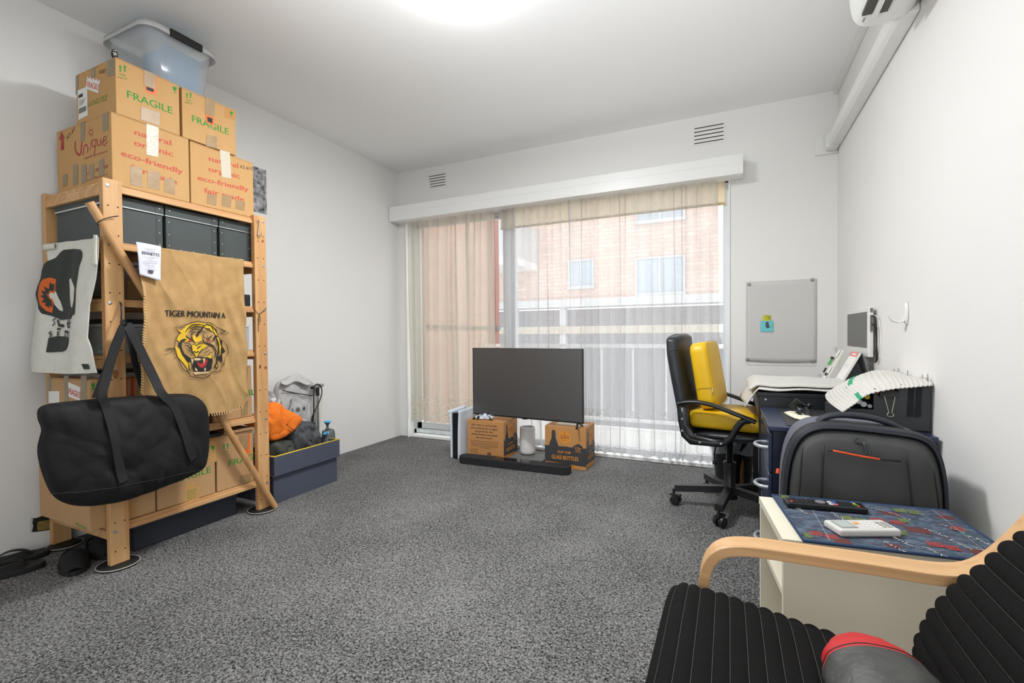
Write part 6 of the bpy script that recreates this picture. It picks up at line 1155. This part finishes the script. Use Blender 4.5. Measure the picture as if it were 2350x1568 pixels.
def mp_(x, y): return WMm @ Vector((x, y, .0048))
for (x, y, w_, h_, mi) in ((.10, .225, .04, .03, 3), (.16, .245, .05, .03, 3), (.11, .0, .035, .03, 3), (.29, .235, .04, .025, 3), (.30, .12, .05, .035, 3), (.38, .02, .045, .035, 3), (.42, .245, .035, .03, 3), (.215, .01, .03, .02, 3)): k.poly([mp_(x, y), mp_(x+w_, y), mp_(x+w_, y+h_), mp_(x, y+h_)], mi)
for (x, y, n_, mi) in ((.070, .03, 5, 0), (.10, .02, 5, 0), (.245, .17, 6, 0), (.285, .165, 6, 0), (.31, .04, 6, 0), (.34, .03, 5, 0), (.105, .25, 4, 0), (.175, .16, 5, 1), (.205, .15, 5, 1), (.33, .26, 5, 1), (.36, .255, 5, 1), (.27, .09, 4, 1), (.31, .18, 4, 1), (.052, .005, 3, 1), (.06, .29, 4, 1), (.41, .16, 5, 0)):
    for q in range(n_): xx = x+.005*q; k.stroke([mp_(xx, y), mp_(xx+.002, y+.028)], .0022, mi, False); 
    for q in range(3): k.stroke([mp_(x-.003, y+.004+.010*q), mp_(x+.005*n_, y+.003+.010*q)], .0018, mi, False)
for (x, y, a) in ((.065, .25, -70), (.08, .22, -75), (.14, .26, -60), (.16, .20, -70), (.2, .27, -50), (.255, .285, -30), (.24, .10, -72), (.22, .03, -65), (.25, .07, -70), (.29, .03, -65), (.31, .25, -60), (.40, .19, -60), (.42, .13, -65), (.37, .09, -70), (.40, .06, -65), (.345, .15, -60)):
    p0 = Vector((x, y)); dr = Vector((math.cos(R(a)), math.sin(R(a))))
    for q in range(7):
        c = p0+dr*(.008*q); s = Vector((rnd.uniform(-.006, .006), rnd.uniform(-.005, .005))); s2 = Vector((rnd.uniform(-.006, .006), rnd.uniform(-.005, .005))); k.stroke([mp_(*(c-s)), mp_(*(c+s2)), mp_(*(c+s))], .0012, 2, False)
for x in (.10, .405):
    for q in range(34): y = .004+q*.009; k.stroke([mp_(x+.0007*q, y), mp_(x+.0007*q, y+.004)], .0012, 2, False)
k.build('printed_motifs', [mat('brick_red_print', 'b2382e', rough=.85), mat('moss_print', '7c8c30', rough=.85), mat('ivory_print', 'e3dfce', rough=.85), mat('maroon_print', '5a2c2c', rough=.85)], tm)
# television remote
t = thing('remote_control', 'black television remote with coloured buttons at the far edge of the mat', 'remote control', (.240, 1.548, .5055), R(9), group='remote controls on the mat')
MB().box(-.098, .098, -.024, .024, .0005, .017).build('body', m_pla, t, local=True, bevel=.005, seg=3); bm = {n: mat('btn_'+n, c, rough=.5) for n, c in (('dark', '2c2d30'), ('red', 'e04038'), ('green', '2fae4a'), ('yellow', 'e8c81e'), ('blue', '2f7fd0'), ('white', 'dcdcda'), ('pink', 'e86a86'))}
f = MB()
for i in range(5):
    for j in range(4): f.box(-.082+i*.011, -.075+i*.011, -.018+j*.0095, -.012+j*.0095, .0165, .0185); f.box(.032+i*.008, .037+i*.008, -.018+j*.0095, -.012+j*.0095, .0165, .0185)
f.build('keypad', bm['dark'], t, local=True); MB().lathe([(.013, 0), (.013, .002), (.001, .002)], 20, Matrix.Translation((-.010, 0, .0167))).build('ring_pad', mat('mid_grey_plastic', '77797b'), t, local=True)
for i, n in enumerate(('red', 'green', 'yellow', 'blue')): MB().lathe([(.0035, 0), (.003, .003)], 10, Matrix.Translation((.078-.002*i, -.014+i*.0095, .0167))).build('colour_button', bm[n], t, local=True)
for i, n in enumerate(('white', 'pink', 'white', 'blue')): MB().box(.008+(i % 2)*.011, .018+(i % 2)*.011, -.016+(i//2)*.016, -.008+(i//2)*.016, .0165, .0188).build('shortcut_button', bm[n], t, local=True)
MB().box(-.088, -.082, -.016, -.010, .0165, .0185).build('power_button', bm['red'], t, local=True)
# air conditioner remote
t = thing('remote_control', 'white air conditioner remote with small screen in the middle of the mat', 'remote control', (.295, 1.402, .5055), R(24), group='remote controls on the mat'); m_rm = mat('remote_white', 'cfcdc9', rough=.4)
MB().box(-.073, .073, -.033, .033, .0005, .019).build('body', m_rm, t, local=True, bevel=.006, seg=3); MB().box(-.062, -.022, -.022, .022, .0188, .0198).build('screen_frame', mat('frame_grey', '8f9290', rough=.4), t, local=True); MB().box(-.058, -.026, -.017, .018, .0196, .0203).build('display', mat('lcd_grey', 'b4bcb8', rough=.3), t, local=True)
MB().box(-.016, -.004, .002, .010, .0188, .0208).build('orange_button', mat('amber_button', 'e8a04a', rough=.5), t, local=True); f = MB(); f2 = MB()
for i in range(3):
    for j in range(4): f.box(.006+i*.011, .013+i*.011, -.022+j*.011, -.017+j*.011, .0188, .0202)
    for j in range(3): f2.box(.040+(i % 2)*.012, .048+(i % 2)*.012, -.018+j*.012, -.012+j*.012, .0188, .0206)
f.build('pale_buttons', m_dw, t, local=True); f2.build('grey_buttons', mat('grey_button', 'a5a29a', rough=.5), t, local=True); MB().box(.060, .062, -.02, .01, .0188, .0194).build('printed_mark', m_ink, t, local=True)

# ================================================================ armchair in the near right corner
m_oak = mat('oak_veneer', 'd2a878', col2='b98a58', kind='wood', vscale=3, var=.45, stretch=(.5, 8, 8), rough=.4); m_blk = mat('black_canvas', '131313', spec=.12, rough=.9, bump=.2, bscale=60); m_thr = mat('grey_thread', '57544c', rough=.8)
t = thing('armchair', 'bentwood armchair with black channel-quilted cushion, in the near right corner', 'armchair', (.2, .80, 0))
def armframe(yc):
    pts = [(-.045, .006), (-.052, .20), (-.053, .44), (-.046, .50), (-.020, .538), (.03, .551), (.12, .553), (.25, .556), (.36, .556), (.41, .575), (.46, .640), (.505, .72)]
    ch = chaikin([Vector((x, yc, z)) for x, z in pts], 2, False)
    MB().tube(ch, .02, 4, flat=(.0285, .0105, (1, 0, .1))).build('arm_frame', m_oak, t, bevel=.002, smooth=False)
    MB().tube(chaikin([Vector((x, yc, z)) for x, z in ((-.03, .02), (.05, .012), (.30, .012), (.42, .012), (.47, .10), (.42, .40), (.38, .55))], 2, False), .02, 4, flat=(.0285, .0105, (0, 0, 1))).build('leg_frame', m_oak, t)
armframe(1.095); armframe(.43)
for (x, z) in ((-.045, .36), (.33, .30), (.42, .05)): MB().box(x-.012, x+.012, .45, 1.075, z-.02, z+.02).build('cross_bar', m_oak, t, bevel=.003)
# cushion profiles (x, z) along the seat and back, channels run across the width
def quilt(prof, wid, thick, name, bulge=.006, nch=12, edge=None, under=.05):
    L_ = [0]
    for i in range(len(prof)-1): L_.append(L_[-1]+math.hypot(prof[i+1][0]-prof[i][0], prof[i+1][1]-prof[i][1]))
    T = L_[-1]
    def P2(s):
        s *= T; i = max(k for k in range(len(L_)-1) if L_[k] <= s+1e-9); q = (s-L_[i])/(L_[i+1]-L_[i]); a, b = prof[i], prof[i+1]
        # smooth tangents
        j0, j3 = prof[max(0, i-1)], prof[min(len(prof)-1, i+2)]
        cr1 = lambda k: .5*((2*a[k])+(b[k]-j0[k])*q+(2*j0[k]-5*a[k]+4*b[k]-j3[k])*q*q+(3*a[k]-j0[k]-3*b[k]+j3[k])*q**3)
        return cr1(0), cr1(1)
    y0, y1 = wid
    def fn(u, v):   # u: along profile, v: around the section
        x, z = P2(u); xa, za = P2(max(0, u-.01)); xb, zb = P2(min(1, u+.01)); tx, tz = xb-xa, zb-za; l = math.hypot(tx, tz) or 1; nx, nz = -tz/l, tx/l
        ph = (u*nch) % 1; bul = bulge*(abs(math.sin(math.pi*ph))**.5)
        a = 2*math.pi*v; c, s = math.cos(a), math.sin(a); yw = math.copysign(abs(c)**.35, c); hh = math.copysign(abs(s)**.6, s)
        ym = (y0+y1)/2+(y1-y0)/2*yw*(1-.02*(1-math.sin(math.pi*ph)))-(edge(u) if edge else 0)*yw; h = hh*thick/2+(bul if hh > 0 else -.3*bul)
        en = min(1, u/.03, (1-u)/.03); h *= max(.15, en)**.5
        wv = .004*noise.noise(Vector((x*14, ym*5, z*14)))
        return (x+nx*(h-thick/2+wv), ym, z+nz*(h-thick/2+wv))
    f = MB(); nu = nch*9; nv = 44; f.grid(lambda a, b: fn(b, a), nv, nu, closeu=True); W_ = nv; f.f.append(list(range(W_))[::-1]); f.mi.append(0); e = nu*W_; f.f.append([e+i for i in range(W_)]); f.mi.append(0)
    o = f.build(name, m_blk, t, smooth=True)
    g = MB()
    for q in range(1, nch):
        pts = [Vector(fn(q/nch, .02+.46*j/22)) for j in range(23)]; g.tube([p+Vector((0, 0, .0006)) for p in pts], .0004, 4)
    g.build('stitching', m_thr, o, kind='stuff')
    return o
seatp = [(-.105, .40), (-.118, .455), (-.085, .478), (-.02, .474), (.06, .461), (.13, .449), (.21, .436), (.275, .415), (.30, .392)]
quilt(seatp, (.46, 1.055), .052, 'seat_cushion', nch=19, bulge=.0035)
backp = [(.335, .345), (.300, .40), (.288, .44), (.296, .48), (.309, .514), (.335, .555), (.353, .586), (.381, .618), (.419, .669), (.445, .70), (.49, .77), (.53, .85), (.56, .93)]
quilt(backp, (.46, 1.058), .060, 'back_cushion', nch=24, bulge=.005)
MB().box(-.09, .30, .47, 1.05, .365, .385, Matrix.Translation((0, 0, .02)) ).build('seat_base', m_oak, t)
# red and black neck roll
t = thing('neck_roll', 'worn black and red padded roll lying on the armchair seat', 'cushion', (.20, .85, .42)); m_rv = mat('red_vinyl', 'c8262c', col2='a81c22', var=.4, vscale=20, rough=.5, bump=.3, bscale=30); m_bv = mat('worn_black_vinyl', '3a3b3b', col2='54534e', var=.6, vscale=26, rough=.55, bump=.35, bscale=50)
AX = Vector((.045, -.30, -.02)).normalized(); C1 = at(1985, 1512, Z=.465)
def rollp(s, a): 
    r_ = [.0, .036, .050, .056, .059, .060, .060, .056, .045, .0]; q = s*9; i = min(int(q), 8); q -= i; rr = r_[i]*(1-q)+r_[i+1]*q; c = C1+AX*(-.045+.27*s)
    u_ = AX.cross(Vector((0, 0, 1))).normalized(); v_ = u_.cross(AX); rr *= 1+.05*noise.noise(Vector((s*9, math.cos(a)*2, math.sin(a)*2))); return c+u_*math.cos(a)*rr*1.35+v_*math.sin(a)*rr*.95
f = MB(); f.grid(lambda u, v: rollp(v, 2*math.pi*u), 36, 40, closeu=True)
for i in range(len(f.f)): 
    s = (i//36)/40
    if s > .30: f.mi[i] = 1
f.build('roll_body', [m_rv, m_bv], t, smooth=True); MB().tube([rollp(.30, 2*math.pi*i/36)*1.0 for i in range(36)], .0012, 5, closed=True).build('seam', m_ink, t, smooth=True)
